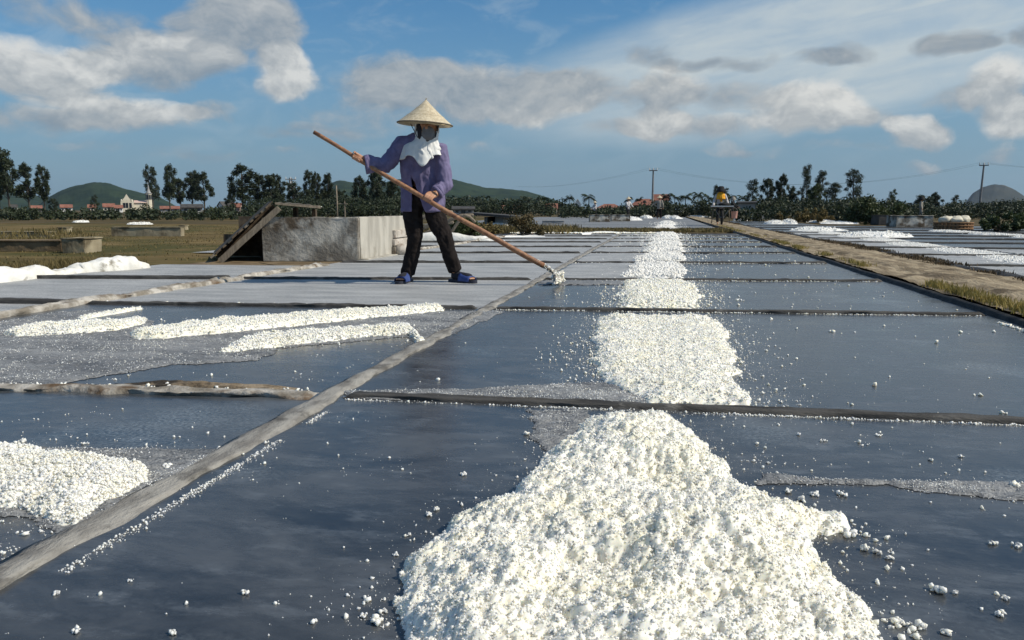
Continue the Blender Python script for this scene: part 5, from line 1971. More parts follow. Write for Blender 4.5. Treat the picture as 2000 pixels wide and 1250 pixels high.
pa, za = power_pole(1274, 330, 425, 110, 'tall power pole straight behind the grey worker')
pb, zb = power_pole(1912, 320, 415, 105, 'power pole in front of the rocky hill at the right edge', tilt=.02)
pc, zc = power_pole(570, 347, 405, 120, 'double power pole above the lean-to', arms=3, double=True)


def wire(a, b, sag, label):
    pts = []
    for t in np.linspace(0, 1, 26):
        p = Vector(a).lerp(Vector(b), t)
        p.z -= sag * 4 * t * (1 - t)
        pts.append(p)
    o = MB().tube(pts, .008, 5).build('power_line', M_WIRE)
    return tag(o, label, 'wire', 'power lines')


e_l = at(1010, 364, 190)
e_r = at(2150, 330, 100)
for s, w in ((-.5, 'left'), (.5, 'right')):
    wire((pa.x + s, pa.y, za), (e_l.x + s, e_l.y, e_l.z), 1.0, '%s wire sagging left from the tall pole behind the grey worker' % ('upper' if s < 0 else 'lower'))
    wire((pa.x + s, pa.y, za), (pb.x + s, pb.y, zb), 2.6, '%s wire strung between the middle pole and the right-hand pole' % ('upper' if s < 0 else 'lower'))
    wire((pb.x + s, pb.y, zb), (e_r.x + s, e_r.y, e_r.z), .3, '%s wire leaving the right-hand pole to the edge of the picture' % ('upper' if s < 0 else 'lower'))


def post(px, top, base, label, r_=.02, depth=None):
    x, y = gp(px, base)
    d = math.hypot(x, y)
    zt = at(px, top, d * .99).z
    o = MB().tube([(0, 0, 0), (.01, 0, zt / 2), (0, 0, zt)], [r_, r_, r_ * .8], 7).build('post', M_WOOD, loc=(x, y, -.02), smooth=True)
    return tag(o, label, 'post')


post(659, 363, 432, 'thin bare post standing behind the plaster shed', .045)
q = thing('wooden_rack', 'small wooden rack right of the thin bare post', 'rack', (*gp(667, 432), -.02))
for dx in (-.22, .22):
    MB().tube([(dx, 0, 0), (dx, 0, 1.15)], .04, 6).build('upright', M_WOOD, q)
MB().tube([(-.4, 0, 1.0), (.4, 0, 1.0)], .03, 6).build('rail', M_WOOD, q)
# driftwood pile behind the worker's legs
q = thing('branch_pile', 'pile of bent grey branches seen between the worker\'s legs', 'branches', (*gp(835, 470), -.02))
for i, (a, b, c, rr) in enumerate((((-.5, 0, .25), (-.1, 0, .5), (.5, .1, .62), .05), ((-.45, .1, .05), (0, 0, .32), (.55, 0, .40), .045), ((-.3, .2, 0), (.1, .2, .25), (.35, .2, .02), .05), ((.1, .1, .1), (.5, 0, .45), (.95, .1, .56), .04), ((.5, .1, .2), (.8, 0, .55), (1.0, .1, .42), .035))):
    MB().capsule([Vector(a).lerp(Vector(b), .0), Vector(a).lerp(Vector(b), .5) + Vector((0, 0, .03)), Vector(b), Vector(b).lerp(Vector(c), .5) + Vector((0, 0, .04)), Vector(c)], [rr, rr, rr, rr * .9, rr * .7], 8).build('branch', M_WOOD, q, True)
for i, (px, py, s, lb) in enumerate(((960, 447, .14, 'rounded pale stone left of the small shed door'), (858, 410, .5, 'pale boulder by the little pink house'), (785, 497, .10, 'loose pale stone at the foot of the shed corner'))):
    if py > 440:
        m_ = MB().ell((0, 0, 0), (s * 1.3, s, s), 14, 9).mesh('stone', True)
        displace(m_, lambda c: (fbm(c[:, 0] * 9 + i, c[:, 1] * 9, c[:, 2] * 9, 3, i) - .5) * s * .5)
        tag(link('stone', m_, M_STONE, loc=(*gp(px, py), s * .6)), lb, 'stone')

# ------------------------------------------------------------------ the worker with the rake
P0 = Vector((*gp(843, 551), 0))
VF = Vector((-math.sin(YAW), math.cos(YAW), 0))      # away from the camera
VX = Vector((math.cos(YAW), math.sin(YAW), 0))


def L(px, py, y=0.0):
    """figure coordinates (x right, y away, z up) of a photo pixel at that depth offset"""
    d = pix_dir(px, py)
    t = (P0.dot(VF) + y) / d.dot(VF)
    p = d * t + Vector((0, 0, CAM_H))
    return Vector(((p - P0).dot(VX), y, p.z))


def hand(mb, C, axis, wrist, pr, flip=1, s=1.0):
    """palm, four fingers and a thumb closed round a pole at C (pole radius pr)"""
    C, axis, wrist = Vector(C), Vector(axis).normalized(), Vector(wrist)
    b = wrist - C
    b = (b - axis * b.dot(axis)).normalized()
    c = axis.cross(b).normalized() * flip
    k0 = C + b * (pr + .016) + c * .012
    palm_mid = wrist.lerp(k0, .5)
    for o in (-.030, -.010, .010, .030):
        mb.capsule([wrist + axis * o * .45, palm_mid + axis * o * .85, k0 + axis * o], [.019 * s, .017 * s, .0125 * s], 10)
    for i, o in enumerate((-.031, -.0105, .0105, .030)):
        ln = (.92, 1.0, .97, .82)[i]
        pts = []
        for a in (18, 75, 130, 130 + 62 * ln):
            q = math.radians(a)
            pts.append(C + axis * (o * (1.02)) + (b * math.cos(q) + c * math.sin(q)) * (pr + .0095))
        mb.capsule([k0 + axis * o] + pts, [.0108 * s, .0104 * s, .0098 * s, .009 * s, .0078 * s], 10)
    # thumb leaves the side of the palm and closes the other way round
    th = [wrist.lerp(k0, .42) + axis * -.026 - c * .008]
    for a in (-25, -70, -112):
        q = math.radians(a)
        th.append(C + axis * (-.040) + (b * math.cos(q) + c * math.sin(q)) * (pr + .011))
    mb.capsule(th, [.0135 * s, .012 * s, .0108 * s, .009 * s], 10)


def fold(me, a1, a2, seed, fx=8, fz=3):
    return displace(me, lambda c: (fbm(c[:, 0] * fx, c[:, 1] * fx, c[:, 2] * fz, 3, seed) - .5) * a1 * 2
                    + (1 - np.abs(2 * fbm(c[:, 0] * fx * 2.3 + c[:, 2] * 3, c[:, 1] * fx * 2.3, c[:, 2] * fz * 2.2, 3, seed + 3) - 1) - .6) * a2 * 2)


def sandal(parent, heel, toe, width=.098):
    heel, toe = Vector(heel), Vector(toe)
    d = (toe - heel)
    ln = d.length
    d.normalize()
    s = Vector((-d.y, d.x, 0))
    outline = []
    for t, w in ((0, .30), (.03, .62), (.12, .80), (.3, .78), (.5, .86), (.68, 1.0), (.82, .98), (.92, .78), (.98, .45), (1.0, .15)):
        outline.append((t, w))
    ring = [heel + d * ln * t + s * width / 2 * w for t, w in outline] + [heel + d * ln * t - s * width / 2 * w for t, w in reversed(outline)]
    mb = MB()
    mb.rings([[Vector((p.x, p.y, z)) for p in ring] for z in (.002, .004, .020, .026)])
    so = mb.build('sandal', M_SOLE, parent)
    auto_smooth(so, 50)
    st = MB()
    rows = []
    for t in np.linspace(.46, .86, 7):
        r_ = []
        h = .070 - .030 * (t - .46) / .4
        for q in np.linspace(0, math.pi, 13):
            r_.append(heel + d * ln * t + s * (math.cos(q) * width * .53) + Vector((0, 0, .022 + math.sin(q) ** .8 * h)))
        rows.append(r_)
    inn = []
    for r_ in reversed(rows):
        inn.append([p + Vector((0, 0, -.006)) for p in r_])
    n = 13
    allr = rows + inn
    vs = [p for r_ in allr for p in r_]
    fs = []
    for i in range(len(allr)):
        for k in range(n - 1):
            a = i * n + k
            b = ((i + 1) % len(allr)) * n + k
            fs.append((a, a + 1, b + 1, b))
    st.add(vs, fs)
    sp_ = st.build('strap', M_SANDAL, so, True)
    return so


def conical_hat(parent, apex, center, radius, name='conical_hat', mat_=M_HAT):
    apex, center = Vector(apex), Vector(center)
    ax = (apex - center)
    H = ax.length
    ax.normalize()
    u = ax.cross(Vector((0, 1, 0))).normalized()
    w = ax.cross(u)
    n = 64
    prof = [(1.0, 0.0), (.985, .012), (.8, .185), (.6, .375), (.4, .575), (.2, .79), (.08, .93), (.02, .99), (.002, 1.0)]
    rings = []
    for rr, hh in prof:
        rings.append([center + ax * H * hh + (u * math.cos(2 * math.pi * k / n) + w * math.sin(2 * math.pi * k / n)) * radius * rr * (1 + .006 * math.sin(k * 2.9)) for k in range(n)])
    for rr, hh in reversed(prof[:-1]):
        rings.append([center + ax * (H * hh - .006) + (u * math.cos(2 * math.pi * k / n) + w * math.sin(2 * math.pi * k / n)) * max(radius * rr - .004, .001) for k in range(n)])
    mb = MB().rings(rings)
    # object space along the hat's own axis so the straw streaks run up it
    me = mb.mesh(name, True)
    o = link(name, me, mat_, parent)
    rim = MB().tube([center + (u * math.cos(2 * math.pi * k / 48) + w * math.sin(2 * math.pi * k / 48)) * radius * .998 for k in range(49)], .0045, 6, cap=False)
    rim.build('rim', M_WOOD, o, True)
    for hh in (.33, .66):
        rr = (1 - hh) * 1.0 + .012
        MB().tube([center + ax * H * (hh + .004) + (u * math.cos(2 * math.pi * k / 48) + w * math.sin(2 * math.pi * k / 48)) * radius * rr * .99 for k in range(49)], .0009, 5, cap=False).build('bamboo_hoop', mat_, o, True)
    kn = MB()
    for i in range(5):
        a = i * 1.3
        kn.tube([apex - ax * .006, apex + ax * .006 + Vector((.004 * math.cos(a), 0, 0)), apex + ax * .016 + Vector((.014 * math.cos(a), .006 * math.sin(a), 0))], [.003, .002, .001], 5)
    kn.build('knot', mat_, o)
    return o


def build_worker():
    o = thing('person', 'person in violet jacket, white scarf and conical hat raking salt', 'person', P0, YAW)
    # pole geometry first: both hands close on it
    py_ = -.27
    top, bot = L(613, 258, py_ - .02), L(1062, 519, py_ - .03)
    ax = (bot - top).normalized()
    r0, r1 = .0165, .0245

    def on_pole(px):
        a, b = L(px, 300, py_), None
        t = (a.x - top.x) / (bot.x - top.x)
        return top.lerp(bot, t), r0 + (r1 - r0) * t

    CL_, rl = on_pole(699)
    CR_, rr_ = on_pole(836)
    # ---- body
    b = MB()
    hd = L(834, 248, -.17)
    b.ell(hd, (.078, .098, .115))
    b.ell(hd + Vector((.006, -.035, -.055)), (.055, .06, .06))
    b.capsule([hd + Vector((.006, -.098, .008)), hd + Vector((.008, -.112, -.018))], [.011, .016], 8)      # nose
    for s in (-1, 1):
        b.ell(hd + Vector((s * .078, .005, -.005)), (.012, .022, .034))
        b.ell(hd + Vector((s * .032, -.084, .012)), (.017, .012, .009))
    b.capsule([hd + Vector((-.03, -.088, -.05)), hd + Vector((.03, -.088, -.05))], [.009, .009], 8)          # lips
    nk = L(828, 285, -.10)
    b.capsule([hd + Vector((0, .01, -.06)), nk], [.052, .058], 12)
    sl, sr = L(790, 282, -.08), L(856, 292, -.09)
    b.capsule([sl, nk + Vector((0, .01, -.03)), sr], [.05, .062, .05], 12)
    pel = L(825, 388, .01)
    b.capsule([nk + Vector((0, .02, -.09)), L(824, 335, -.02), pel], [.085, .08, .078], 14)
    el, wl = L(752, 322, -.16), CL_ + Vector((.062, .045, -.012))
    b.capsule([sl, sl.lerp(el, .5), el], [.052, .046, .040], 10)
    b.capsule([el, el.lerp(wl, .45), wl], [.040, .037, .026], 10)
    er, wr = L(868, 362, -.13), CR_ + Vector((.052, .050, .040))
    b.capsule([sr, sr.lerp(er, .5), er], [.052, .046, .040], 10)
    b.capsule([er, er.lerp(wr, .45), wr], [.040, .037, .026], 10)
    hand(b, CL_, ax, wl, rl, flip=-1)
    hand(b, CR_, ax, wr, rr_, flip=1)
    hipL, knL, anL = L(808, 398, .0), L(809, 461, -.03), L(796, 534, .03)
    hipR, knR, anR = L(842, 398, .0), L(868, 463, -.04), L(890, 533, .02)
    for h_, k_, a_ in ((hipL, knL, anL), (hipR, knR, anR)):
        b.capsule([h_, h_.lerp(k_, .5), k_], [.070, .060, .044], 12)
        b.capsule([k_, k_.lerp(a_, .35), a_], [.043, .043, .031], 12)
    toeL, toeR = Vector((anL.x - .035, anL.y - .155, .045)), Vector((anR.x + .125, anR.y - .10, .045))
    for a_, t_ in ((anL, toeL), (anR, toeR)):
        dd = Vector((t_.x - a_.x, t_.y - a_.y, 0)).normalized()
        b.capsule([a_, Vector((a_.x, a_.y, .058)) - dd * .02, Vector((t_.x, t_.y, .046))], [.034, .034, .030], 12)
        sd = Vector((-dd.y, dd.x, 0))
        for q in (-1.6, -.7, .1, .8, 1.6):
            b.capsule([Vector((t_.x, t_.y, .044)) + sd * q * .016, Vector((t_.x, t_.y, .040)) + sd * q * .018 + dd * (.045 - .006 * abs(q))], [.013, .010], 8)
    link('body', remesh(b, .0066, 3), M_SKIN, o)
    # ---- trousers
    t = MB()
    t.capsule([pel + Vector((-.05, 0, .02)), pel + Vector((.05, 0, .02))], [.108, .108], 16)
    hemL, hemR = L(796, 534, .03), L(889, 528, .02)
    t.tube([hipL + Vector((0, 0, .05)), L(806, 425, -.005), L(810, 462, -.025), L(806, 492, 0), hemL.lerp(knL, .12), hemL], [.092, .083, .067, .060, .057, .060], 18)
    t.tube([hipR + Vector((0, 0, .05)), L(852, 425, -.01), L(868, 463, -.035), L(876, 492, -.01), hemR.lerp(knR, .12), hemR], [.092, .084, .068, .059, .056, .059], 18)
    me = remesh(t, .007, 3)
    fold(me, .010, .010, 31, 9, 6)
    link('trousers', me, M_TROUSER, o)
    # ---- jacket: a shell open down the front, with sleeves
    j = MB()
    prof = [  # photo y, centre px, half width px, depth radius, centre depth
        (413, 827, 44.0, .150, .00), (395, 827, 43.0, .146, .0), (370, 826, 42.0, .140, -.01), (345, 824, 41.0, .135, -.03),
        (320, 823, 40.5, .130, -.05), (300, 822, 40.5, .122, -.07), (286, 822, 39.5, .110, -.085), (276, 822, 36, .098, -.095), (268, 824, 25, .080, -.10), (262, 826, 15, .062, -.105)]
    n = 56
    rows_o, rows_i = [], []
    for (py, cx, hw, dr, cy) in prof:
        c = L(cx, py, cy)
        rx = hw / 219.0 * .95
        open_ = max(0.0, min(1.0, (py - 345) / 68.0))
        a0, a1 = -.42 + .62 * open_, 2 * math.pi - .50
        ro, ri = [], []
        for k in range(n):
            ph = a0 + (a1 - a0) * k / (n - 1)
            tilt = 0.0 if py > 300 else -.20 * (300 - py) / 38.0
            dx, dy = math.sin(ph), -math.cos(ph)
            p = Vector((c.x + rx * dx, c.y + dr * dy, c.z + tilt * rx * dx))
            ro.append(p)
            ri.append(Vector((c.x + (rx - .016) * dx, c.y + (dr - .016) * dy, p.z)))
        rows_o.append(ro)
        rows_i.append(ri)
    # closed shell section: outer rows up, inner rows down
    sec = rows_o + rows_i[::-1]
    m_ = len(sec)
    vs = [p for r_ in sec for p in r_]
    fs = []
    for i in range(m_):
        i2 = (i + 1) % m_
        for k in range(n - 1):
            fs.append((i * n + k, i * n + k + 1, i2 * n + k + 1, i2 * n + k))
    fs.append(tuple(i * n for i in range(m_)))
    fs.append(tuple(i * n + n - 1 for i in reversed(range(m_))))
    bmj = MB()
    bmj.add(vs, fs)
    j.add(vs, fs)
    s1 = [sl + Vector((.055, .0, -.01)), sl + Vector((-.02, -.005, -.005)), sl.lerp(el, .45), el + Vector((0, .005, -.006)), el.lerp(wl, .5) + Vector((0, 0, -.022)), wl + Vector((.040, .01, -.040)), wl + Vector((.008, .004, -.044))]
    j.tube(s1, [.080, .074, .064, .062, .060, .068, .074], 18)
    cR = wr + (er - wr).normalized() * .03
    s2 = [sr + Vector((-.05, .0, .0)), sr + Vector((.005, 0, .0)), sr.lerp(er, .5) + Vector((.01, 0, 0)), er + Vector((.006, 0, 0)), er.lerp(cR, .55) + Vector((0, -.004, -.006)), cR + Vector((0, 0, -.004))]
    j.tube(s2, [.080, .073, .063, .063, .058, .055], 18)
    me = remesh(j, .0072, 3)
    fold(me, .013, .012, 37, 8, 4)
    jk = link('jacket', me, M_JACKET, o)
    for i, py in enumerate((322, 340, 358, 376)):
        c = L(809 - 1.5 * i, py, -.20)
    # collar cuffs as darker turned edges
    cu = MB().tube([wl + Vector((.018, .006, -.043)), wl + Vector((-.008, .0, -.046))], [.078, .080], 20, cap=False)
    cuo = cu.build('cuff', M_JACKET, jk, True)
    so = cuo.modifiers.new('t', 'SOLIDIFY')
    so.thickness = .006
    cu = MB().tube([cR + Vector((.012, 0, .01)), cR + (wr - er).normalized() * .014], [.060, .058], 20, cap=False)
    cuo = cu.build('cuff', M_JACKET, jk, True)
    so = cuo.modifiers.new('t', 'SOLIDIFY')
    so.thickness = .006
    # ---- scarf
    sc_ = MB()
    nn_ = 72
    cx0 = hd.x
    rows = []
    base = [  # z, cx, cy, rx, ry
        (hd.z + .075, hd.x, hd.y + .01, .088, .102), (hd.z + .02, hd.x, hd.y + .012, .096, .110), (hd.z - .04, hd.x, hd.y + .012, .098, .110),
        (hd.z - .085, hd.x - .002, hd.y + .02, .094, .108), (hd.z - .115, hd.x - .01, hd.y + .035, .100, .118), (hd.z - .14, hd.x - .02, hd.y + .055, .128, .135), (hd.z - .165, nk.x, nk.y + .0, .170, .150)]
    for z, cx, cy, rx, ry_ in base:
        rows.append([Vector((cx + rx * math.sin(2 * math.pi * k / nn_), cy - ry_ * math.cos(2 * math.pi * k / nn_), z - .14 * (rx * math.sin(2 * math.pi * k / nn_)) * (1 if rx > .11 else 0))) for k in range(nn_)])
    for t_ in (.2, .4, .6, .8, 1.0):
        r_ = []
        for k in range(nn_):
            ph = 2 * math.pi * k / nn_
            sx_, cy_ = math.sin(ph), math.cos(ph)
            pq = ((ph + math.pi) % (2 * math.pi)) - math.pi
            front = math.exp(-((pq - .02) / .34) ** 2)
            left = math.exp(-((pq + 1.25) / .75) ** 2)
            drop = (.050 + .115 * front + .085 * left) * t_
            wav = .010 * math.sin(ph * 9 + 1) * t_
            rx = (.176 + .030 * t_ + wav) * (1 - .13 * max(0, sx_))
            ry_ = .150 + .012 * t_ + wav + .010 * front * t_
            r_.append(Vector((nk.x + rx * sx_, nk.y - ry_ * cy_, hd.z - .165 - drop - .14 * rx * sx_)))
        rows.append(r_)
    vs = [p for r_ in rows for p in r_]
    fs = []
    for i in range(len(rows) - 1):
        for k in range(nn_):
            ph = ((2 * math.pi * (k + .5) / nn_ + math.pi) % (2 * math.pi)) - math.pi
            if i < 3 and abs(ph - .10) < (1.15 if i < 2 else .85):
                continue
            fs.append((i * nn_ + k, i * nn_ + (k + 1) % nn_, (i + 1) * nn_ + (k + 1) % nn_, (i + 1) * nn_ + k))
    me = mesh_from('scarf', vs, fs, True)
    bm = bmesh.new()
    bm.from_mesh(me)
    bmesh.ops.delete(bm, geom=[v for v in bm.verts if not v.link_faces], context='VERTS')
    bmesh.ops.subdivide_edges(bm, edges=bm.edges, cuts=1, use_grid_fill=True)
    bmesh.ops.recalc_face_normals(bm, faces=bm.faces)
    bm.to_mesh(me)
    bm.free()
    fold(me, .010, .009, 71, 11, 4)
    me.polygons.foreach_set("use_smooth", np.ones(len(me.polygons), bool))
    so_ = link('scarf', me, M_SCARF, o)
    md = so_.modifiers.new('t', 'SOLIDIFY')
    md.thickness = .005
    # knot of scarf cloth hanging under the chin
    kn = MB()
    kn.capsule([hd + Vector((-.01, -.055, -.12)), nk + Vector((-.01, -.128, -.03)), L(829, 302, -.232), L(830, 315, -.232)], [.030, .036, .032, .016], 12)
    kn.capsule([hd + Vector((.02, -.05, -.12)), nk + Vector((.045, -.12, -.04)), L(843, 306, -.222)], [.024, .030, .018], 12)
    me = remesh(kn, .006, 3)
    fold(me, .008, .010, 81, 14, 5)
    link('scarf_end', me, M_SCARF, so_)
    # ---- mask and dark hood under the hat
    mk = MB()
    mk.ell(hd + Vector((.012, -.050, -.058)), (.060, .068, .070))
    mk.ell(hd + Vector((.010, -.070, -.030)), (.040, .050, .036))
    link('face_mask', remesh(mk, .006, 2), M_MASK, o)
    hb = MB()
    hb.ell(hd + Vector((-.004, .018, .018)), (.089, .098, .112))
    hb.ell(hd + Vector((-.052, -.026, -.036)), (.030, .066, .100))
    link('hood', remesh(hb, .007, 2), M_HOOD, o)
    # ---- hat
    conical_hat(o, L(832, 195, -.17), L(830, 242.5, -.17), .236)
    hs = MB()
    for s in (-1, 1):
        hs.tube([L(830, 242, -.17) + Vector((s * .13, -.02, .02)), hd + Vector((s * .075, -.06, -.09)), hd + Vector((.01, -.085, -.125))], .0035, 6)
    hs.build('chin_strap', M_HOOD, o, True)
    # ---- socks and sandals
    for a_, t_ in ((anL, toeL), (anR, toeR)):
        s = MB()
        dd = Vector((t_.x - a_.x, t_.y - a_.y, 0)).normalized()
        s.capsule([Vector((a_.x, a_.y, .105)), Vector((a_.x, a_.y, .062)) - dd * .02, Vector((t_.x, t_.y, .050))], [.039, .040, .036], 14)
        link('sock', remesh(s, .006, 2), M_SOCK, o)
        sandal(o, Vector((a_.x, a_.y, 0)) - dd * .075, Vector((t_.x, t_.y, 0)) + dd * .085)
    # ---- the rake
    rk = thing('salt_rake', 'long brown wooden-poled salt rake held across the worker', 'rake', P0, YAW)
    pts, rad = [], []
    for i in range(25):
        t_ = i / 24
        p = top.lerp(bot, t_)
        p = p + Vector((0, 0, -.016 * math.sin(math.pi * t_) + .003 * math.sin(t_ * 19)))
        pts.append(p)
        rad.append((r0 + (r1 - r0) * t_) * (1 + .04 * math.sin(t_ * 37)))
    pl = MB().tube(pts, rad, 14).build('pole', M_BAMBOO, rk, True)
    tip = L(1088, 536, py_ - .03)
    MB().capsule([bot - ax * .06, bot + ax * .02, tip - ax * .03], [.021, .016, .013], 10).build('neck', M_WOOD, rk, True)
    # salt-crusted head: board across the pole with crystals grown on it
    up = Vector((0, 0, 1))
    sd = ax.cross(Vector((0, 1, 0))).normalized()
    hb = MB()
    R_ = Matrix((Vector((.25, .95, 0)).normalized(), Vector((.95, -.25, 0)).normalized(), Vector((0, 0, 1)))).transposed()
    hb.box(tip + Vector((.012, 0, -.028)), (.34, .02, .085), R_)
    bd = hb.build('board', M_STONE, rk)
    P = []
    Rr = []
    q = np.random.default_rng(90)
    for i in range(260):
        u_ = q.uniform(-.17, .17)
        P.append(tip + Vector((.012, 0, -.028)) + R_ @ Vector((u_, q.normal(0, .011), q.uniform(-.045, .045))))
        Rr.append(q.uniform(.004, .012))
    for i in range(90):
        t_ = q.uniform(0, 1)
        a = q.uniform(0, 6.28)
        P.append((bot - ax * .07).lerp(tip, t_) + (sd * math.cos(a) + Vector((0, 1, 0)) * math.sin(a)) * .017)
        Rr.append(q.uniform(.003, .009))
    v, f = lumps(np.array([p[:] for p in P]), np.array(Rr), 1, 91)
    stuff(link('salt_crystals', mesh_from('salt_crystals', v, f), M_SALT, rk))


build_worker()


# ------------------------------------------------------------------ distant people
def far_person(label, pos, rotz, H, shirt, trouser, scarf=None, hat='cone', hatmat=M_HAT, arms='down', voxel=.018, bend=0.0, stride=.12):
    """smaller figure, still one continuous body under its clothes"""
    o = thing('person', label, 'person', (pos[0], pos[1], pos[2] if len(pos) > 2 else 0), rotz)
    k = H / 1.6
    V_ = lambda x, y, z: Vector((x * k, y * k - bend * max(0, z - .8) * k, z * k))
    hd = V_(0, -.04, 1.45)
    ar = {'down': ((-.24, .0, 1.02), (-.25, -.08, .78), (.24, .0, 1.02), (.25, -.08, .78)),
          'hip': ((-.26, .0, 1.02), (-.25, -.1, .80), (.36, .06, 1.04), (.19, -.04, .88)),
          'cart': ((-.27, -.05, 1.03), (-.33, -.38, .80), (.27, -.05, 1.03), (.33, -.38, .80)),
          'work': ((-.22, -.16, 1.02), (-.10, -.40, .84), (.22, -.16, 1.02), (.12, -.42, .90))}[arms]
    eL, wL, eR, wR = (V_(*q) for q in ar)
    sL, sR = V_(-.17, 0, 1.26), V_(.17, 0, 1.26)
    b = MB()
    b.ell(hd, (.075 * k, .095 * k, .11 * k), 12, 8)
    b.capsule([hd + Vector((0, -.085 * k, 0)), hd + Vector((0, -.1 * k, -.02 * k))], [.012 * k, .015 * k], 6)
    b.capsule([hd, V_(0, 0, 1.25)], [.05 * k, .055 * k], 10)
    b.capsule([V_(0, 0, 1.2), V_(0, 0, .8)], [.12 * k, .12 * k], 12)
    b.capsule([sL, V_(0, 0, 1.22), sR], [.05 * k, .08 * k, .05 * k], 10)
    for s_, e_, w_ in ((sL, eL, wL), (sR, eR, wR)):
        b.capsule([s_, e_, w_], [.045 * k, .036 * k, .024 * k], 8)
        d = (w_ - e_).normalized()
        sd = d.cross(Vector((0, 1, 0))).normalized()
        b.capsule([w_, w_ + d * .06 * k], [.026 * k, .03 * k], 8)
        for f_ in (-1.5, -.5, .5, 1.5):
            b.capsule([w_ + d * .06 * k + sd * f_ * .014 * k, w_ + d * .12 * k + sd * f_ * .018 * k + Vector((0, -.02 * k, -.01 * k))], [.010 * k, .009 * k], 6)
        b.capsule([w_ + d * .03 * k, w_ + d * .06 * k + Vector((0, -.045 * k, 0))], [.012 * k, .01 * k], 6)
    legs = []
    for s, st in ((-1, -stride), (1, stride)):
        hp, kn, an = V_(s * .085, 0, .82), V_(s * .10, -.03 + st * .4, .44), V_(s * .11, st, .07)
        legs.append((hp, kn, an))
        b.capsule([hp, kn, an], [.08 * k, .05 * k, .033 * k], 10)
        b.capsule([an, Vector((an.x, an.y - .14 * k, .035 * k))], [.034 * k, .03 * k], 8)
    link('body', remesh(b, voxel * .8, 2), M_SKIN, o)
    j = MB()
    j.tube([V_(0, 0, 1.30), V_(0, 0, 1.24), V_(0, 0, 1.0), V_(0, .0, .72)], [.09 * k, .165 * k, .16 * k, .175 * k], 16, flat=.75)
    for s_, e_, w_ in ((sL, eL, wL), (sR, eR, wR)):
        j.capsule([s_, e_, e_.lerp(w_, .85)], [.07 * k, .058 * k, .048 * k], 10)
    me = remesh(j, voxel, 2)
    fold(me, .012, .010, 7, 9, 4)
    link('shirt', me, shirt, o)
    t = MB()
    for hp, kn, an in legs:
        t.tube([hp + Vector((0, 0, .05 * k)), kn, an + Vector((0, 0, .03 * k))], [.105 * k, .074 * k, .062 * k], 12)
    t.capsule([V_(-.06, 0, .82), V_(.06, 0, .82)], [.12 * k, .12 * k], 12)
    link('trousers', remesh(t, voxel, 2), trouser, o)
    if scarf:
        s = MB()
        s.ell(hd + Vector((0, -.012 * k, -.03 * k)), (.095 * k, .108 * k, .12 * k), 14, 10)
        s.tube([hd + Vector((0, 0, -.06 * k)), V_(0, -.03, 1.30), V_(0, -.06, 1.10)], [.11 * k, .17 * k, .20 * k], 14, flat=.95)
        s.capsule([V_(0, -.12, 1.25), V_(.02, -.15, 1.02)], [.07 * k, .04 * k], 10)
        me = remesh(s, voxel, 2)
        fold(me, .012, .012, 9, 12, 5)
        link('scarf', me, scarf, o)
    if hat == 'cone':
        conical_hat(o, hd + Vector((0, 0, .225 * k)), hd + Vector((0, .0, .04 * k)), .22 * k, mat_=hatmat)
    elif hat == 'brim':
        h_ = MB()
        c = hd + Vector((0, .02 * k, .06 * k))
        rg = []
        for rr, zz in ((.22, -.10), (.225, -.08), (.18, .0), (.15, .05), (.125, .12), (.08, .155), (.01, .16)):
            rg.append([c + Vector((math.cos(2 * math.pi * q / 28) * rr * k, math.sin(2 * math.pi * q / 28) * rr * k, zz * k)) for q in range(28)])
        h_.rings(rg)
        h_.build('brimmed_hat', hatmat, o, True)
    return o


wx, wy = gp(1287, 428)
far_person('distant worker in grey shirt and straw hat, hand on hip, under the power pole', (wx, wy), YAW + math.pi * .9, 1.58, M_GREYSHIRT, M_TROUSER, None, 'cone', M_HAT, 'hip')
cx_, cy_ = gp(1408, 441)
kx = math.hypot(cx_, cy_)
cart_rot = math.atan2(-cx_, cy_) * .0
far_person('person with yellow scarf and dark hat pushing a handcart along the path', (cx_, cy_ + .75, .05), 0.0, 1.50, M_PALESHIRT, M_BLACK, M_YELLOW, 'brim', M_BLACK, 'cart', bend=.12)


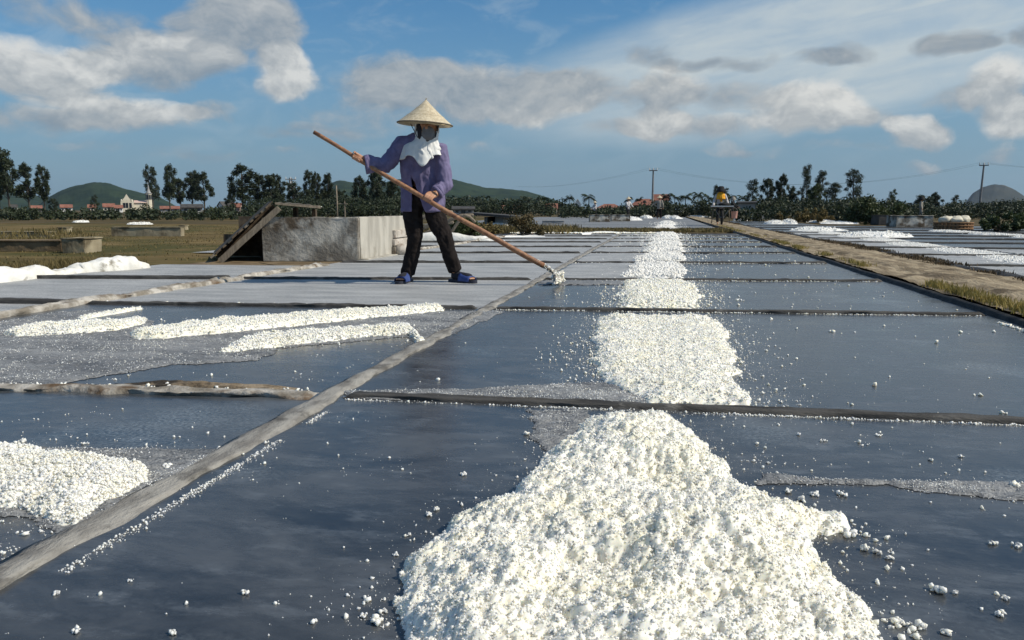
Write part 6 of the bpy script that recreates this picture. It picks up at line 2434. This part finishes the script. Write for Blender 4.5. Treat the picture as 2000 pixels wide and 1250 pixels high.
def handcart():
    o = thing('handcart', 'wooden single-wheeled handcart coming down the sandy path', 'handcart', (cx_, cy_, .05))
    MB().box((0, 0, .70), (.74, .85, .035)).build('tray', M_WOOD2, o)
    MB().box((0, -.44, .735), (.88, .035, .045)).build('front_board', M_WALL_WHITE, o)
    for s in (-1, 1):
        MB().box((s * .41, 0, .73), (.03, .85, .09)).build('side_board', M_WOOD, o)
        MB().tube([(s * .30, -.55, .58), (s * .32, .1, .66), (s * .34, .55, .80)], [.024, .024, .02], 8).build('handle', M_WOOD, o, True)
        MB().tube([(s * .30, .2, .66), (s * .36, .28, .05)], [.02, .018], 7).build('leg', M_WOOD, o, True)
        MB().tube([(s * .28, -.3, .62), (s * .07, -.32, .30)], [.016, .016], 7).build('fork', M_POLE, o, True)
    n = 28
    ty = MB().tube([(0, -.32 + math.cos(2 * math.pi * i / n) * .27, .29 + math.sin(2 * math.pi * i / n) * .27) for i in range(n + 1)], .035, 8, cap=False).build('wheel', M_TYRE, o, True)
    sp = MB()
    for i in range(10):
        a = 2 * math.pi * i / 10
        sp.tube([(0, -.32, .29), (0, -.32 + math.cos(a) * .26, .29 + math.sin(a) * .26)], [.008, .008], 5)
    sp.tube([(-.09, -.32, .29), (.09, -.32, .29)], [.03, .03], 8)
    sp.build('spokes', M_POLE, ty)
    ld = MB().ell((0, 0, 0), (.24, .26, .10), 16, 8).mesh('load', True)
    displace(ld, lambda c: (fbm(c[:, 0] * 8, c[:, 1] * 8, c[:, 2] * 8, 3, 3) - .5) * .06)
    k_ = link('tool_basket', ld, M_BLACK, loc=(cx_ + .10, cy_ + .02, .05 + .80))
    tag(k_, 'dark bundle lying on top of the handcart', 'bundle')
    return o


handcart()
bk = thing('bucket', 'pink plastic bucket hanging from the right side of the handcart', 'bucket', (cx_ + .50, cy_ - .10, .30))
rg = []
for rr, zz in ((.105, 0), (.11, .02), (.135, .27), (.142, .28), (.130, .275), (.105, .03), (.01, .025)):
    rg.append([Vector((math.cos(2 * math.pi * q / 24) * rr, math.sin(2 * math.pi * q / 24) * rr, zz)) for q in range(24)])
MB().rings(rg).build('pail', M_PINK, bk, True)
MB().tube([(-.135, 0, .27), (-.10, 0, .39), (-.02, 0, .44), (.06, 0, .40), (.135, 0, .27)], .008, 6).build('bail', M_POLE, bk, True)
for (px, py, H, sh, tr, ht, hm, arm, lb, rz) in (
        (1226, 428, 1.5, M_PALESHIRT, M_BLACK, 'cone', M_HAT, 'work', 'tiny far person in pale shirt at the right end of the low grey walls', .8),
        (1258, 423, 1.5, M_BLACK, M_BLACK, 'brim', M_BLACK, 'down', 'tiny far person in black left of the grey worker', 2.0),
        (1162, 426, 1.3, M_PALESHIRT, M_BLACK, 'cone', M_HAT, 'work', 'tiny far person bending behind the left low grey wall', -.8),
        (1430, 428, 1.5, M_BLACK, M_BLACK, 'brim', M_GREYSHIRT, 'work', 'tiny dark figure by the grey shed right of the bucket', 1.2),
        (1797, 428, 1.5, M_GREYSHIRT, M_GREYSHIRT, 'brim', M_BLACK, 'down', 'tiny far figure behind the streaked grey wall at right', 1.2)):
    x, y = gp(px, py)
    far_person(lb, (x, y), rz, H, sh, tr, None, ht, hm, arm, voxel=.032)


# ------------------------------------------------------------------ air
hz = bpy.data.materials.new('haze')
hz.use_nodes = True
hz.node_tree.nodes.clear()
_g = NT(hz.node_tree)
_v = _g.n('ShaderNodeVolumePrincipled')
_v.inputs['Color'].default_value = (.66, .80, 1.0, 1)
_v.inputs['Density'].default_value = HAZE
_v.inputs['Anisotropy'].default_value = .3
_o = _g.n('ShaderNodeOutputMaterial')
_g.link(_v.outputs[0], _o.inputs['Volume'])
hb = MB().box((0, 1400, 69), (6400, 4400, 142)).build('haze', hz)
stuff(hb, 'thin blue haze filling the air over the whole plain', 'haze')
